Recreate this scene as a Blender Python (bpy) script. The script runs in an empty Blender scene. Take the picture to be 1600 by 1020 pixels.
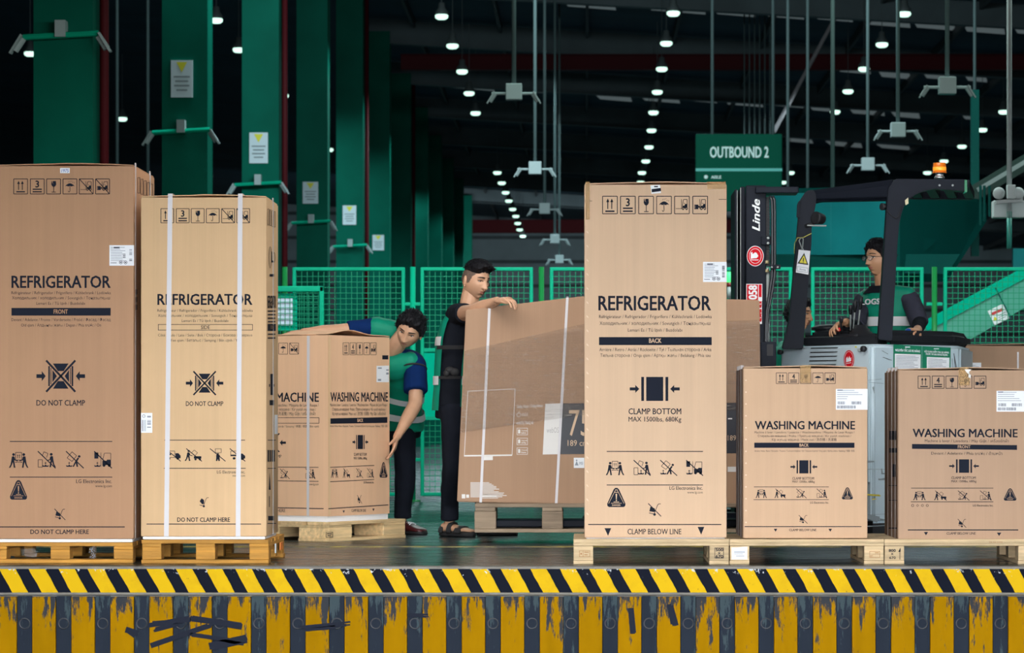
import bpy, bmesh, math, random
import numpy as np
from mathutils import Vector, Matrix, noise
random.seed(7)
sc = bpy.context.scene
COL = sc.collection
PI = math.pi

# ------------------------------------------------------------------ camera, world, lights, exposure
CAM = np.array([0.0, -15.0, 0.73]); FPX = 4500.0; VX, VY = 915.0, 660.0
cd = bpy.data.cameras.new('camera'); cam = bpy.data.objects.new('camera', cd); COL.objects.link(cam)
cam.location = CAM; cam.rotation_euler = (PI/2, 0, 0)
cd.sensor_width = 36; cd.lens = FPX*36/1600
cd.shift_x = -(VX-800)/1600; cd.shift_y = (VY-510)/1600
cd.clip_end = 400
cd.dof.use_dof = True; cd.dof.focus_distance = 15.6; cd.dof.aperture_fstop = 7.0
sc.camera = cam
sc.view_settings.view_transform = 'Standard'; sc.view_settings.look = 'None'
sc.view_settings.gamma = 1; sc.view_settings.use_curve_mapping = False
sc.view_settings.exposure = 0.0
wd = bpy.data.worlds.new('overcast'); sc.world = wd; wd.use_nodes = True
bg = wd.node_tree.nodes['Background']
bg.inputs[0].default_value = (0.93, 0.97, 1.0, 1); bg.inputs[1].default_value = 16.0
sc.cycles.max_bounces = 6; sc.cycles.diffuse_bounces = 3; sc.cycles.glossy_bounces = 3
sc.cycles.transparent_max_bounces = 8; sc.cycles.sample_clamp_indirect = 4
sc.cycles.use_denoising = True

def area_light(name, loc, rot, sx, sy, power, col=(1, 1, 1)):
    l = bpy.data.lights.new(name, 'AREA'); l.shape = 'RECTANGLE'; l.size = sx; l.size_y = sy; l.energy = power; l.color = col
    o = bpy.data.objects.new(name, l); o.location = loc; o.rotation_euler = rot; COL.objects.link(o); return o
# added area lights without fixtures, brightening the fence from above the frame
area_light('hall_strip_light', (-.2, 8.6, 4.6), (.35, 0, 0), 6, 1.0, 310, (.82, 1, .95))
area_light('hall_strip_light', (7.0, 8.6, 4.6), (.35, 0, 0), 6, 1.0, 215, (.82, 1, .95))
area_light('dock_door_light', (-1.0, .5, 3.8), (.65, 0, 0), 7, .4, 170, (1, .97, .92))  # added lamp, tilted inward to brighten the cartons behind the front row
area_light('aisle_light', (3, 17, 7.0), (0, 0, 0), 9, 2.0, 240, (.7, 1, .93))  # added fill over the aisle, without a fixture

area_light('aisle_light', (-1, 21, 8.3), (math.radians(52), 0, 0), 9, 1.0, 1000, (.7, .95, 1))  # added fill, tilted back to brighten the far columns
area_light('end_wall_light', (0, 100, 7.5), (math.radians(55), 0, 0), 24, 1.0, 800, (.75, .95, 1))  # added only to lift the dark end wall

# ------------------------------------------------------------------ pixel -> world
def W(px, py, d):
    return Vector(((px-VX)/FPX*d, CAM[1]+d, CAM[2]+(VY-py)/FPX*d))
def onplane(px, py, p0, n):
    dx = (np.asarray(px, float)-VX)/FPX; dz = (VY-np.asarray(py, float))/FPX
    n = np.asarray(n, float); p0 = np.asarray(p0, float)
    t = np.dot(p0-CAM, n)/(dx*n[0]+n[1]+dz*n[2])
    return np.stack([CAM[0]+dx*t, CAM[1]+t, CAM[2]+dz*t], -1)

# ------------------------------------------------------------------ materials
def srgb(r, g, b):
    f = lambda c: ((c/255)/12.92 if c/255 <= .04045 else ((c/255+.055)/1.055)**2.4)
    return (f(r), f(g), f(b), 1)
MATS = {}
def mat(name, col, rough=.6, metal=0, var=0, vscale=4, vcoord='Object', stretch=(1, 1, 1), bump=0, bscale=60, bstretch=(1, 1, 1),
        emit=None, estr=0, rnd=0, spec=.5, dirt=None, dscale=3, dlo=.55, dhi=.75):
    if name in MATS: return MATS[name]
    m = bpy.data.materials.new(name); m.use_nodes = True; nt = m.node_tree; N = nt.nodes; L = nt.links
    b = N['Principled BSDF']; b.inputs['Roughness'].default_value = rough; b.inputs['Metallic'].default_value = metal
    b.inputs['Specular IOR Level'].default_value = spec
    c = col if len(col) == 4 else (*col, 1)
    b.inputs['Base Color'].default_value = c
    tc = N.new('ShaderNodeTexCoord'); out = None
    def mapped(st):
        mp = N.new('ShaderNodeMapping'); mp.inputs['Scale'].default_value = st; L.new(tc.outputs[vcoord], mp.inputs[0]); return mp.outputs[0]
    if var or rnd or dirt:
        rgb = N.new('ShaderNodeRGB'); rgb.outputs[0].default_value = c; out = rgb.outputs[0]
    if var:
        nz = N.new('ShaderNodeTexNoise'); nz.inputs['Scale'].default_value = vscale; nz.inputs['Detail'].default_value = 5
        L.new(mapped(stretch), nz.inputs['Vector'])
        mr = N.new('ShaderNodeMapRange'); mr.inputs[1].default_value = .25; mr.inputs[2].default_value = .75
        mr.inputs[3].default_value = 1-var; mr.inputs[4].default_value = 1+var; L.new(nz.outputs[0], mr.inputs[0])
        mx = N.new('ShaderNodeVectorMath'); mx.operation = 'SCALE'; L.new(out, mx.inputs[0]); L.new(mr.outputs[0], mx.inputs['Scale']); out = mx.outputs[0]
    if rnd:
        oi = N.new('ShaderNodeObjectInfo'); mr = N.new('ShaderNodeMapRange'); mr.inputs[3].default_value = 1-rnd; mr.inputs[4].default_value = 1+rnd
        L.new(oi.outputs['Random'], mr.inputs[0])
        mx = N.new('ShaderNodeVectorMath'); mx.operation = 'SCALE'; L.new(out, mx.inputs[0]); L.new(mr.outputs[0], mx.inputs['Scale']); out = mx.outputs[0]
    if dirt:
        nz = N.new('ShaderNodeTexNoise'); nz.inputs['Scale'].default_value = dscale; nz.inputs['Detail'].default_value = 8; nz.inputs['Roughness'].default_value = .65
        L.new(mapped(stretch), nz.inputs['Vector'])
        mr = N.new('ShaderNodeMapRange'); mr.inputs[1].default_value = dlo; mr.inputs[2].default_value = dhi; L.new(nz.outputs[0], mr.inputs[0])
        mx = N.new('ShaderNodeMixRGB'); L.new(mr.outputs[0], mx.inputs[0]); L.new(out, mx.inputs[1]); mx.inputs[2].default_value = dirt; out = mx.outputs[0]
    if out: L.new(out, b.inputs['Base Color'])
    if bump:
        nz = N.new('ShaderNodeTexNoise'); nz.inputs['Scale'].default_value = bscale; nz.inputs['Detail'].default_value = 3
        L.new(mapped(bstretch), nz.inputs['Vector'])
        bp = N.new('ShaderNodeBump'); bp.inputs['Strength'].default_value = bump; bp.inputs['Distance'].default_value = .01
        L.new(nz.outputs[0], bp.inputs['Height']); L.new(bp.outputs[0], b.inputs['Normal'])
    if emit:
        b.inputs['Emission Color'].default_value = (*emit, 1); b.inputs['Emission Strength'].default_value = estr
    MATS[name] = m; return m

def kraft(name, col, var=.05):
    """corrugated board: faint vertical fluting, soft blotches"""
    if name in MATS: return MATS[name]
    m = mat(name, col, rough=.72, var=var, vscale=2.2, spec=.3)
    nt = m.node_tree; N = nt.nodes; L = nt.links; b = N['Principled BSDF']
    tc = N.new('ShaderNodeTexCoord'); mp = N.new('ShaderNodeMapping'); mp.inputs['Scale'].default_value = (1, 1, .02); L.new(tc.outputs['Object'], mp.inputs[0])
    nz = N.new('ShaderNodeTexNoise'); nz.inputs['Scale'].default_value = 90; nz.inputs['Detail'].default_value = 3; L.new(mp.outputs[0], nz.inputs['Vector'])
    src = b.inputs['Base Color'].links[0].from_socket
    n2 = N.new('ShaderNodeTexNoise'); n2.inputs['Scale'].default_value = 22; n2.inputs['Detail'].default_value = 6; n2.inputs['Roughness'].default_value = .7; L.new(mp.outputs[0], n2.inputs['Vector'])
    r2 = N.new('ShaderNodeMapRange'); r2.inputs[1].default_value = .3; r2.inputs[2].default_value = .7; r2.inputs[3].default_value = .955; r2.inputs[4].default_value = 1.045; L.new(n2.outputs[0], r2.inputs[0])
    sm = N.new('ShaderNodeVectorMath'); sm.operation = 'SCALE'; L.new(src, sm.inputs[0]); L.new(r2.outputs[0], sm.inputs['Scale']); L.new(sm.outputs[0], b.inputs['Base Color'])
    bp = N.new('ShaderNodeBump'); bp.inputs['Strength'].default_value = .12; bp.inputs['Distance'].default_value = .004
    L.new(nz.outputs[0], bp.inputs['Height']); L.new(bp.outputs[0], b.inputs['Normal'])
    return m

# ------------------------------------------------------------------ objects
def thing(name, label, cat, loc=(0, 0, 0), rotz=0, group=None, kind=None):
    o = bpy.data.objects.new(name, None); o.empty_display_size = .1; COL.objects.link(o)
    o.location = loc; o.rotation_euler = (0, 0, rotz); tag(o, label, cat, group, kind); return o
def tag(o, label=None, cat=None, group=None, kind=None):
    if label: o['label'] = label
    if cat: o['category'] = cat
    if group: o['group'] = group
    if kind: o['kind'] = kind
    return o
def dup(o, parent=None):
    c = o.copy(); COL.objects.link(c)
    if parent is not None: c.parent = parent
    for ch in list(o.children): dup(ch, c)
    return c
def mesh_obj(name, V, F, mats, parent=None, smooth=False, fm=None, label=None, world=False):
    """world=True: V are world coordinates, shifted into the unrotated parent's frame"""
    V = np.asarray(V, float).reshape(-1, 3)
    if world and parent is not None:
        off = np.zeros(3); p = parent
        while p is not None: off += np.array(p.location); p = p.parent
        V = V-off
    me = bpy.data.meshes.new(name); me.from_pydata(V.tolist(), [], [tuple(f) for f in F])
    for m in (mats if isinstance(mats, (list, tuple)) else [mats]): me.materials.append(m)
    if fm is not None: me.polygons.foreach_set('material_index', np.asarray(fm, dtype=np.int32))
    if smooth: me.polygons.foreach_set('use_smooth', np.ones(len(me.polygons), dtype=bool))
    me.update()
    o = bpy.data.objects.new(name, me); COL.objects.link(o)
    if parent is not None: o.parent = parent
    if label: o['label'] = label
    return o

class MB:
    """collects solids into one mesh"""
    def __init__(s): s.V = []; s.F = []
    def add(s, V, F):
        k = len(s.V); s.V += [tuple(v) for v in V]; s.F += [tuple(i+k for i in f) for f in F]; return s
    def box(s, x0, x1, y0, y1, z0, z1, bv=0):
        if bv <= 0:
            V = [(x, y, z) for z in (z0, z1) for y in (y0, y1) for x in (x0, x1)]
            return s.add(V, [(0, 2, 3, 1), (4, 5, 7, 6), (0, 1, 5, 4), (2, 6, 7, 3), (0, 4, 6, 2), (1, 3, 7, 5)])
        bm = bmesh.new(); bmesh.ops.create_cube(bm, size=1)
        for v in bm.verts: v.co = ((x0+x1)/2+v.co.x*(x1-x0), (y0+y1)/2+v.co.y*(y1-y0), (z0+z1)/2+v.co.z*(z1-z0))
        bmesh.ops.bevel(bm, geom=bm.edges[:], offset=bv, segments=2, affect='EDGES', profile=.5)
        bm.verts.index_update(); V = [tuple(v.co) for v in bm.verts]; F = [tuple(v.index for v in f.verts) for f in bm.faces]; bm.free()
        return s.add(V, F)
    def prism(s, pts, d):
        """closed polygon of 3D points swept by vector d"""
        n = len(pts); P = [Vector(p) for p in pts]; d = Vector(d)
        V = P+[p+d for p in P]
        F = [tuple(range(n)), tuple(range(2*n-1, n-1, -1))]+[(i, i+n, (i+1) % n+n, (i+1) % n) for i in range(n)]
        return s.add(V, F)
    def tube(s, pts, r, n=8, caps=True):
        P = [Vector(p) for p in pts]; m = len(P); R = r if isinstance(r, (list, tuple)) else [r]*m
        up = None; V = []
        for i in range(m):
            t = (P[min(i+1, m-1)]-P[max(i-1, 0)]).normalized()
            if up is None: up = t.orthogonal().normalized()
            up = (up-t*up.dot(t)).normalized(); w = t.cross(up)
            for k in range(n):
                a = 2*PI*k/n; V.append(P[i]+up*math.cos(a)*R[i]+w*math.sin(a)*R[i])
        F = [(i*n+k, i*n+(k+1) % n, (i+1)*n+(k+1) % n, (i+1)*n+k) for i in range(m-1) for k in range(n)]
        if caps: F += [tuple(range(n-1, -1, -1)), tuple((m-1)*n+k for k in range(n))]
        return s.add(V, F)
    def lathe(s, c, axis, prof, n=20):
        """prof: list of (along, radius)"""
        c = Vector(c); a = Vector(axis).normalized(); u = a.orthogonal().normalized(); w = a.cross(u); V = []
        for (t, r) in prof:
            for k in range(n): V.append(c+a*t+(u*math.cos(2*PI*k/n)+w*math.sin(2*PI*k/n))*max(r, 1e-5))
        m = len(prof)
        F = [(i*n+k, i*n+(k+1) % n, (i+1)*n+(k+1) % n, (i+1)*n+k) for i in range(m-1) for k in range(n)]
        F += [tuple(range(n-1, -1, -1)), tuple((m-1)*n+k for k in range(n))]
        return s.add(V, F)
    def bar(s, a, b, w, h, up=(0, 0, 1)):
        a, b = Vector(a), Vector(b); t = (b-a).normalized(); up = Vector(up); sd = t.cross(up).normalized(); u = sd.cross(t)
        q = [a+sd*w/2+u*h/2, a-sd*w/2+u*h/2, a-sd*w/2-u*h/2, a+sd*w/2-u*h/2]
        return s.prism(q, b-a)
    def ell(s, c, r, M=None, nu=14, nv=10):
        V = []; M = M or Matrix.Identity(3); c = Vector(c)
        for j in range(nv+1):
            th = PI*j/nv
            for i in range(nu):
                ph = 2*PI*i/nu; V.append(c+M@Vector((r[0]*math.sin(th)*math.cos(ph), r[1]*math.sin(th)*math.sin(ph), r[2]*math.cos(th))))
        F = [(j*nu+i, (j+1)*nu+i, (j+1)*nu+(i+1) % nu, j*nu+(i+1) % nu) for j in range(nv) for i in range(nu)]
        return s.add(V, F)
    def build(s, name, m, parent=None, smooth=False, label=None, world=True):
        return mesh_obj(name, s.V, s.F, m, parent, smooth, None, label, world)

def auto_smooth(o, deg=35):
    me = o.data
    bm = bmesh.new(); bm.from_mesh(me); bmesh.ops.recalc_face_normals(bm, faces=bm.faces[:])
    lim = math.radians(deg)
    for e in bm.edges:
        e.smooth = len(e.link_faces) == 2 and e.calc_face_angle(0) < lim
    for f in bm.faces: f.smooth = True
    bm.to_mesh(me); bm.free(); return o

# ------------------------------------------------------------------ flat print
TMP = bpy.data.scenes.new('type_setting'); TVL = TMP.view_layers[0]; TCACHE = {}
def glyphs(s, weight=0.0, shear=0):
    k = (s, weight, shear)
    if k not in TCACHE and any(ch in 'ньыя' for ch in s):
        # four Cyrillic letters drawn from bars, set in the room of a Latin letter
        base = s.replace('н', 'n').replace('ь', 'n').replace('ы', 'm').replace('я', 'n'); V, F = glyphs(base, 0, shear)
        bar = glyphs('|', 0, shear)[0]; wb = bar[:, 0].max(); V = [tuple(v) for v in V]; F = list(F); xh, w = .47, .062
        for i, ch in enumerate(s):
            if ch not in 'ньыя': continue
            x0 = glyphs(base[:i]+'|', 0, shear)[0][:, 0].max()-wb if i else 0.0
            x1 = glyphs(base[:i+1]+'|', 0, shear)[0][:, 0].max()-wb
            F = [f for f in F if not (x0-.005 < sum(V[j][0] for j in f)/len(f) < x1+.005)]
            a, b = x0+.07, x1-.07; q = []
            R = lambda u0, v0, u1, v1: q.append([(u0, v0), (u1, v0), (u1, v1), (u0, v1)])
            if ch == 'н': R(a, 0, a+w, xh); R(b-w, 0, b, xh); R(a+w, xh*.45, b-w, xh*.45+w)
            elif ch == 'ь': R(a, 0, a+w, xh); R(a+w, 0, b-w, w); R(a+w, xh*.5, b-w, xh*.5+w); R(b-w, w*.4, b, xh*.5+w*.6)
            elif ch == 'ы': m_ = b-.17; R(a, 0, a+w, xh); R(a+w, 0, m_-w, w); R(a+w, xh*.5, m_-w, xh*.5+w); R(m_-w, w*.4, m_, xh*.5+w*.6); R(b-w, 0, b, xh)
            else: R(b-w, 0, b, xh); R(a+w, xh-w, b-w, xh); R(a+w, xh*.42, b-w, xh*.42+w); R(a, xh*.42+w*.4, a+w, xh-w*.4); q.append([(a, 0), (a+w*1.1, 0), (b-w, xh*.42), (b-w*2.1, xh*.42)])
            for g in q: n = len(V); V += g; F.append((n, n+1, n+2, n+3))
        used = sorted({j for f in F for j in f}); mp = {j: i for i, j in enumerate(used)}
        TCACHE[k] = (np.array([V[j] for j in used]), [tuple(mp[j] for j in f) for f in F])
    if k not in TCACHE:
        c = bpy.data.curves.new('t', 'FONT'); c.body = s; c.resolution_u = 2; c.offset = weight; c.shear = shear
        o = bpy.data.objects.new('t', c); TMP.collection.objects.link(o); TVL.update()
        e = o.evaluated_get(TVL.depsgraph); m = e.to_mesh()
        V = np.array([v.co[:2] for v in m.vertices]); F = [tuple(p.vertices) for p in m.polygons]
        e.to_mesh_clear(); TMP.collection.objects.unlink(o); bpy.data.objects.remove(o); bpy.data.curves.remove(c)
        TCACHE[k] = (V, F)
    return TCACHE[k]
CAPH = .682
class Print:
    """flat print on a plane, laid out by where it stands on that face"""
    def __init__(s, name, parent, p0, n, mats, lift=.0014):
        s.name = name; s.parent = parent; s.n = np.asarray(n, float)/np.linalg.norm(n); s.p0 = np.asarray(p0, float); s.mats = mats; s.lift = lift
        s.V = []; s.F = []; s.M = []; s.k = 0; s.split = False; s.g = 0; s.gid = 0; s.part = name; s.G = []
    def _add(s, px, py, F, m, layer):
        P = onplane(px, py, s.p0, s.n)+s.n*(s.lift+np.asarray(layer)[..., None]*.0008)
        s.V.append(P); s.F += [tuple(i+s.k for i in f) for f in F]; s.M += [m]*len(F); s.k += len(P); s.G += [(s.part, s.gid)]*len(F)
    def poly(s, pts, m=0, layer=0): a = np.array(pts, float); s._add(a[:, 0], a[:, 1], [tuple(range(len(a)))], m, layer); return s
    def rect(s, x0, y0, x1, y1, m=0, layer=0):
        if s.split: s.g += 1; s.gid = s.g; s.part = 'printed_bar' if abs(y1-y0) > 3 else 'rule_line'
        return s.poly([(x0, y0), (x0, y1), (x1, y1), (x1, y0)], m, layer)
    def line(s, x0, y0, x1, y1, w=1, m=0, layer=0):
        l = math.hypot(x1-x0, y1-y0) or 1; nx, ny = -(y1-y0)/l*w/2, (x1-x0)/l*w/2
        return s.poly([(x0+nx, y0+ny), (x1+nx, y1+ny), (x1-nx, y1-ny), (x0-nx, y0-ny)], m, layer)
    def pline(s, pts, w=1, m=0, layer=0):
        for a, b in zip(pts[:-1], pts[1:]): s.line(*a, *b, w, m, layer)
        return s
    def frame(s, x0, y0, x1, y1, w=1, m=0, layer=0):
        s.rect(x0, y0, x1, y0+w, m, layer); s.rect(x0, y1-w, x1, y1, m, layer); s.rect(x0, y0+w, x0+w, y1-w, m, layer); s.rect(x1-w, y0+w, x1, y1-w, m, layer); return s
    def circ(s, cx, cy, r, m=0, layer=0, n=16, ry=None):
        ry = ry or r; return s.poly([(cx+r*math.cos(2*PI*i/n), cy+ry*math.sin(2*PI*i/n)) for i in range(n)], m, layer)
    def ring(s, cx, cy, r, w, m=0, layer=0, n=20, ry=None):
        ry = ry or r; a = [(math.cos(2*PI*i/n), math.sin(2*PI*i/n)) for i in range(n)]
        px = [cx+r*c for c, q in a]+[cx+(r-w)*c for c, q in a]; py = [cy+ry*q for c, q in a]+[cy+(ry-w)*q for c, q in a]
        s._add(px, py, [(i, (i+1) % n, n+(i+1) % n, n+i) for i in range(n)], m, layer); return s
    def text(s, t, x0, x1, yb, cap, wt=0.0, m=0, layer=0, slope=0, shear=0, rot=None):
        V, F = glyphs(t, 0, shear)
        if not len(V): return s
        if wt >= .009:      # heavier weight: the outline laid down again with small shifts
            n0 = len(V); sh = [(-wt, -wt*.5), (wt, wt*.5), (-wt, wt*.5), (wt, -wt*.5)] if wt >= .014 else [(-wt, 0), (wt, 0)]
            layer = layer+np.repeat(np.arange(len(sh))*.2, n0); V = np.concatenate([V+np.array(q) for q in sh]); F = [tuple(i+n0*k for i in f) for k in range(len(sh)) for f in F]
        if s.split: s.g += 1; s.part = 'lettering' if cap >= 5.8 else 'small_print'; s.gid = s.g if cap >= 5.8 else -1
        lo, hi = V[:, 0].min(), V[:, 0].max()
        if rot == 'up':      # reads upward: x0..x1 is the vertical span (bottom..top), yb the baseline's x
            px = yb-V[:, 1]/CAPH*cap; py = x0+(V[:, 0]-lo)/(hi-lo)*(x1-x0)
        else:
            px = x0+(V[:, 0]-lo)/(hi-lo)*(x1-x0); py = yb-V[:, 1]/CAPH*cap+slope*(px-x0)
        s._add(px, py, F, m, layer); return s
    def build(s, label=None):
        if s.split:
            V = np.concatenate(s.V); o = None
            for gk in dict.fromkeys(s.G):
                ix = [i for i, q in enumerate(s.G) if q == gk]; used = sorted({v for i in ix for v in s.F[i]}); mp = {v: k for k, v in enumerate(used)}
                o = mesh_obj(gk[0], V[used], [tuple(mp[v] for v in s.F[i]) for i in ix], s.mats, s.parent, False, [s.M[i] for i in ix], label, True)
                if gk[0] == 'small_print': o['kind'] = 'stuff'
            return o
        return mesh_obj(s.name, np.concatenate(s.V), s.F, s.mats, s.parent, False, s.M, label, True)
# ------------------------------------------------------------------ palette
INK = mat('ink', srgb(30, 34, 46), rough=.75, spec=.1)
WHITE = mat('white_paper', (.80, .82, .86), rough=.55)
BLUEINK = mat('blue_ink', srgb(60, 90, 170), rough=.5)
KR = {k: kraft('kraft_'+k, c) for k, c in dict(a=(.43, .242, .138), b=(.67, .445, .25), c=(.65, .445, .295), d=(.59, .385, .245), e=(.45, .29, .19), w=(.74, .465, .29), t=(.385, .237, .15)).items()}
KSHADE = kraft('kraft_side', (.20, .12, .075))  # shaded copy of the carton colour, for sides turned from the light
FOAM = mat('foam', (.82, .84, .86), rough=.7, bump=.15, bscale=120)
STRAP = mat('strap', (.60, .575, .60), rough=.4)
TAPE = mat('tape', (.62, .38, .16), rough=.4, spec=.15); TAPE.node_tree.nodes['Principled BSDF'].inputs['Alpha'].default_value = .38
CONC = mat('concrete_edge', (.20, .185, .165), rough=.8, var=.25, vscale=9, dirt=(.07, .065, .06, 1), dscale=5, bump=.3, bscale=40)
DARKSTEEL = mat('dark_steel', (.0105, .0135, .022), spec=.09, rough=.45, var=.12, vscale=5, bump=.04, bscale=300)
BLACK = mat('black_rubber', (.012, .013, .017), rough=.6)
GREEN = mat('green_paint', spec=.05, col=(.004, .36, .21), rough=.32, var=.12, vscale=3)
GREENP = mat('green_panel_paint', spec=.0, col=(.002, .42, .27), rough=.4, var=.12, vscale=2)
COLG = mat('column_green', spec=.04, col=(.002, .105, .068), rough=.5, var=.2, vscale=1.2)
PIPERED = mat('red_pipe', (.075, .006, .009), rough=.6, spec=.1); POLE = mat('pole_grey', (.12, .165, .165), rough=.55, spec=.2)
DARKROOF = mat('roof_sheet', (.018, .052, .080), rough=.7, var=.3, vscale=.6)
DARKWALL = mat('wall_sheet', (.03, .036, .042), rough=.7, var=.3, vscale=.4)
GREYSTEEL = mat('grey_steel', (.30, .34, .34), rough=.5, var=.15)
RAFTER = mat('rafter_grey', (.085, .105, .115), rough=.6, var=.25, vscale=1.0)
GREYPLASTIC = mat('camera_housing', (.34, .39, .39), rough=.5)

# ------------------------------------------------------------------ floor, walls, roof
def floor_mat():
    m = mat('epoxy_floor', (.018, .030, .034), rough=.22, spec=.2, var=.25, vscale=1.2, dirt=(.07, .07, .066, 1), dscale=2.2, dlo=.5, dhi=.85)
    nt = m.node_tree; N = nt.nodes; L = nt.links; b = N['Principled BSDF']
    tc = N.new('ShaderNodeTexCoord'); nz = N.new('ShaderNodeTexNoise'); nz.inputs['Scale'].default_value = 3; nz.inputs['Detail'].default_value = 6
    mp = N.new('ShaderNodeMapping'); mp.inputs['Scale'].default_value = (.35, 3, 1); L.new(tc.outputs['Object'], mp.inputs[0]); L.new(mp.outputs[0], nz.inputs[0])
    mr = N.new('ShaderNodeMapRange'); mr.inputs[3].default_value = .10; mr.inputs[4].default_value = .42; L.new(nz.outputs[0], mr.inputs[0]); L.new(mr.outputs[0], b.inputs['Roughness'])
    return m
EDGE_Y = -0.40
o = MB().box(-46, 32, EDGE_Y+.10, 132, -.5, 0).build('floor', floor_mat()); tag(o, 'dark glossy epoxy floor of the warehouse loading hall', None, None, 'structure')
y_line = MB().box(-46, 32, 1.86, 1.95, .0005, .003).build('floor_line', mat('floor_yellow', (.42, .33, .06), rough=.5, dirt=(.06, .07, .07, 1), dscale=6, dlo=.42, dhi=.6), o); 
o = MB().box(-30, 30, EDGE_Y, EDGE_Y+.10, -.125, -.006).box(-30, 30, EDGE_Y-.004, EDGE_Y+.10, -.012, .0).build('trim_1', CONC)
tag(o, 'worn concrete nosing along the edge of the loading dock', None, None, 'structure')
def hazard_mat():
    m = mat('hazard_paint', (.8, .5, .01), rough=.65, spec=.08); nt = m.node_tree; N = nt.nodes; L = nt.links; b = N['Principled BSDF']
    def val(op, a, c=None):
        n = N.new('ShaderNodeMath'); n.operation = op
        for i, v in enumerate((a, c)):
            if v is None: continue
            if isinstance(v, (int, float)): n.inputs[i].default_value = v
            else: L.new(v, n.inputs[i])
        return n.outputs[0]
    tc = N.new('ShaderNodeTexCoord'); sx = N.new('ShaderNodeSeparateXYZ'); L.new(tc.outputs['Object'], sx.inputs[0])
    wob = N.new('ShaderNodeTexNoise'); wob.inputs['Scale'].default_value = 14; L.new(tc.outputs['Object'], wob.inputs[0])
    u = val('ADD', val('ADD', sx.outputs[0], val('MULTIPLY', sx.outputs[2], .55)), val('MULTIPLY', wob.outputs[0], .012))
    fr = val('FRACT', val('ADD', val('DIVIDE', u, .1495), 19.88))
    st = val('LESS_THAN', fr, .55)
    def noise_mask(scale, lo, hi, st=(1, 1, 1)):
        mp = N.new('ShaderNodeMapping'); mp.inputs['Scale'].default_value = st; L.new(tc.outputs['Object'], mp.inputs[0])
        n = N.new('ShaderNodeTexNoise'); n.inputs['Scale'].default_value = scale; n.inputs['Detail'].default_value = 8; n.inputs['Roughness'].default_value = .7; L.new(mp.outputs[0], n.inputs[0])
        r = N.new('ShaderNodeMapRange'); r.inputs[1].default_value = lo; r.inputs[2].default_value = hi; L.new(n.outputs[0], r.inputs[0]); return r.outputs[0]
    def mix(f, a, c):
        n = N.new('ShaderNodeMixRGB'); L.new(f, n.inputs[0])
        for i, v in ((1, a), (2, c)):
            if isinstance(v, tuple): n.inputs[i].default_value = v
            else: L.new(v, n.inputs[i])
        return n.outputs[0]
    c = mix(st, (.003, .005, .013, 1), mix(noise_mask(7, .5, .8), (.62, .385, .004, 1), (.50, .30, .006, 1)))
    top = N.new('ShaderNodeMapRange'); top.inputs[1].default_value = -.10; top.inputs[2].default_value = -.012; top.inputs[3].default_value = -.16; top.inputs[4].default_value = .085; L.new(sx.outputs[2], top.inputs[0])
    n = N.new('ShaderNodeTexNoise'); n.inputs['Scale'].default_value = 26; n.inputs['Detail'].default_value = 9; n.inputs['Roughness'].default_value = .72; L.new(tc.outputs['Object'], n.inputs[0])
    chips = val('GREATER_THAN', val('ADD', n.outputs[0], top.outputs[0]), .655)
    c = mix(chips, c, (.52, .54, .58, 1))
    c = mix(noise_mask(30, .66, .70), c, (.02, .024, .034, 1))
    L.new(c, b.inputs['Base Color']); return m
o = MB().box(-30, 30, EDGE_Y-.006, EDGE_Y+.02, -.131, -.012).build('trim_2', hazard_mat()); tag(o, 'yellow and black hazard striped steel edge of the dock', None, None, 'structure')
# dock wall and rubber bumper below it
o = MB().box(-30, 30, EDGE_Y, EDGE_Y+.12, -1.3, -.125).build('wall_dock', CONC); tag(o, 'concrete face of the loading dock', None, None, 'structure')
def bumper_mat(name, col, wear):
    m = mat(name, col, rough=.85, spec=.03); nt = m.node_tree; N = nt.nodes; L = nt.links; b = N['Principled BSDF']
    tc = N.new('ShaderNodeTexCoord'); mp = N.new('ShaderNodeMapping'); mp.inputs['Scale'].default_value = (3.2, 1, .55); L.new(tc.outputs['Object'], mp.inputs[0])
    n = N.new('ShaderNodeTexNoise'); n.inputs['Scale'].default_value = 9; n.inputs['Detail'].default_value = 9; n.inputs['Roughness'].default_value = .72; L.new(mp.outputs[0], n.inputs[0])
    sx = N.new('ShaderNodeSeparateXYZ'); L.new(tc.outputs['Object'], sx.inputs[0])
    r = N.new('ShaderNodeMapRange'); r.inputs[1].default_value = -.34; r.inputs[2].default_value = -.15; r.inputs[3].default_value = -.02; r.inputs[4].default_value = .115; L.new(sx.outputs[2], r.inputs[0])
    a = N.new('ShaderNodeMath'); a.operation = 'ADD'; L.new(n.outputs[0], a.inputs[0]); L.new(r.outputs[0], a.inputs[1])
    g = N.new('ShaderNodeMapRange'); g.inputs[1].default_value = .575; g.inputs[2].default_value = .62; L.new(a.outputs[0], g.inputs[0])
    n2 = N.new('ShaderNodeTexNoise'); n2.inputs['Scale'].default_value = 3; n2.inputs['Detail'].default_value = 6; L.new(mp.outputs[0], n2.inputs[0])
    mx0 = N.new('ShaderNodeMixRGB'); L.new(n2.outputs[0], mx0.inputs[0]); mx0.inputs[1].default_value = tuple(c*.72 for c in col)+(1,); mx0.inputs[2].default_value = tuple(min(1, c*1.2) for c in col)+(1,)
    mx = N.new('ShaderNodeMixRGB'); L.new(g.outputs[0], mx.inputs[0]); L.new(mx0.outputs[0], mx.inputs[1]); mx.inputs[2].default_value = wear; L.new(mx.outputs[0], b.inputs['Base Color'])
    bp = N.new('ShaderNodeBump'); bp.inputs['Strength'].default_value = .25; bp.inputs['Distance'].default_value = .006; L.new(n.outputs[0], bp.inputs['Height']); L.new(bp.outputs[0], b.inputs['Normal'])
    return m
YEL = bumper_mat('bumper_yellow', (.31, .155, .001), (.035, .038, .045, 1))
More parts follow.
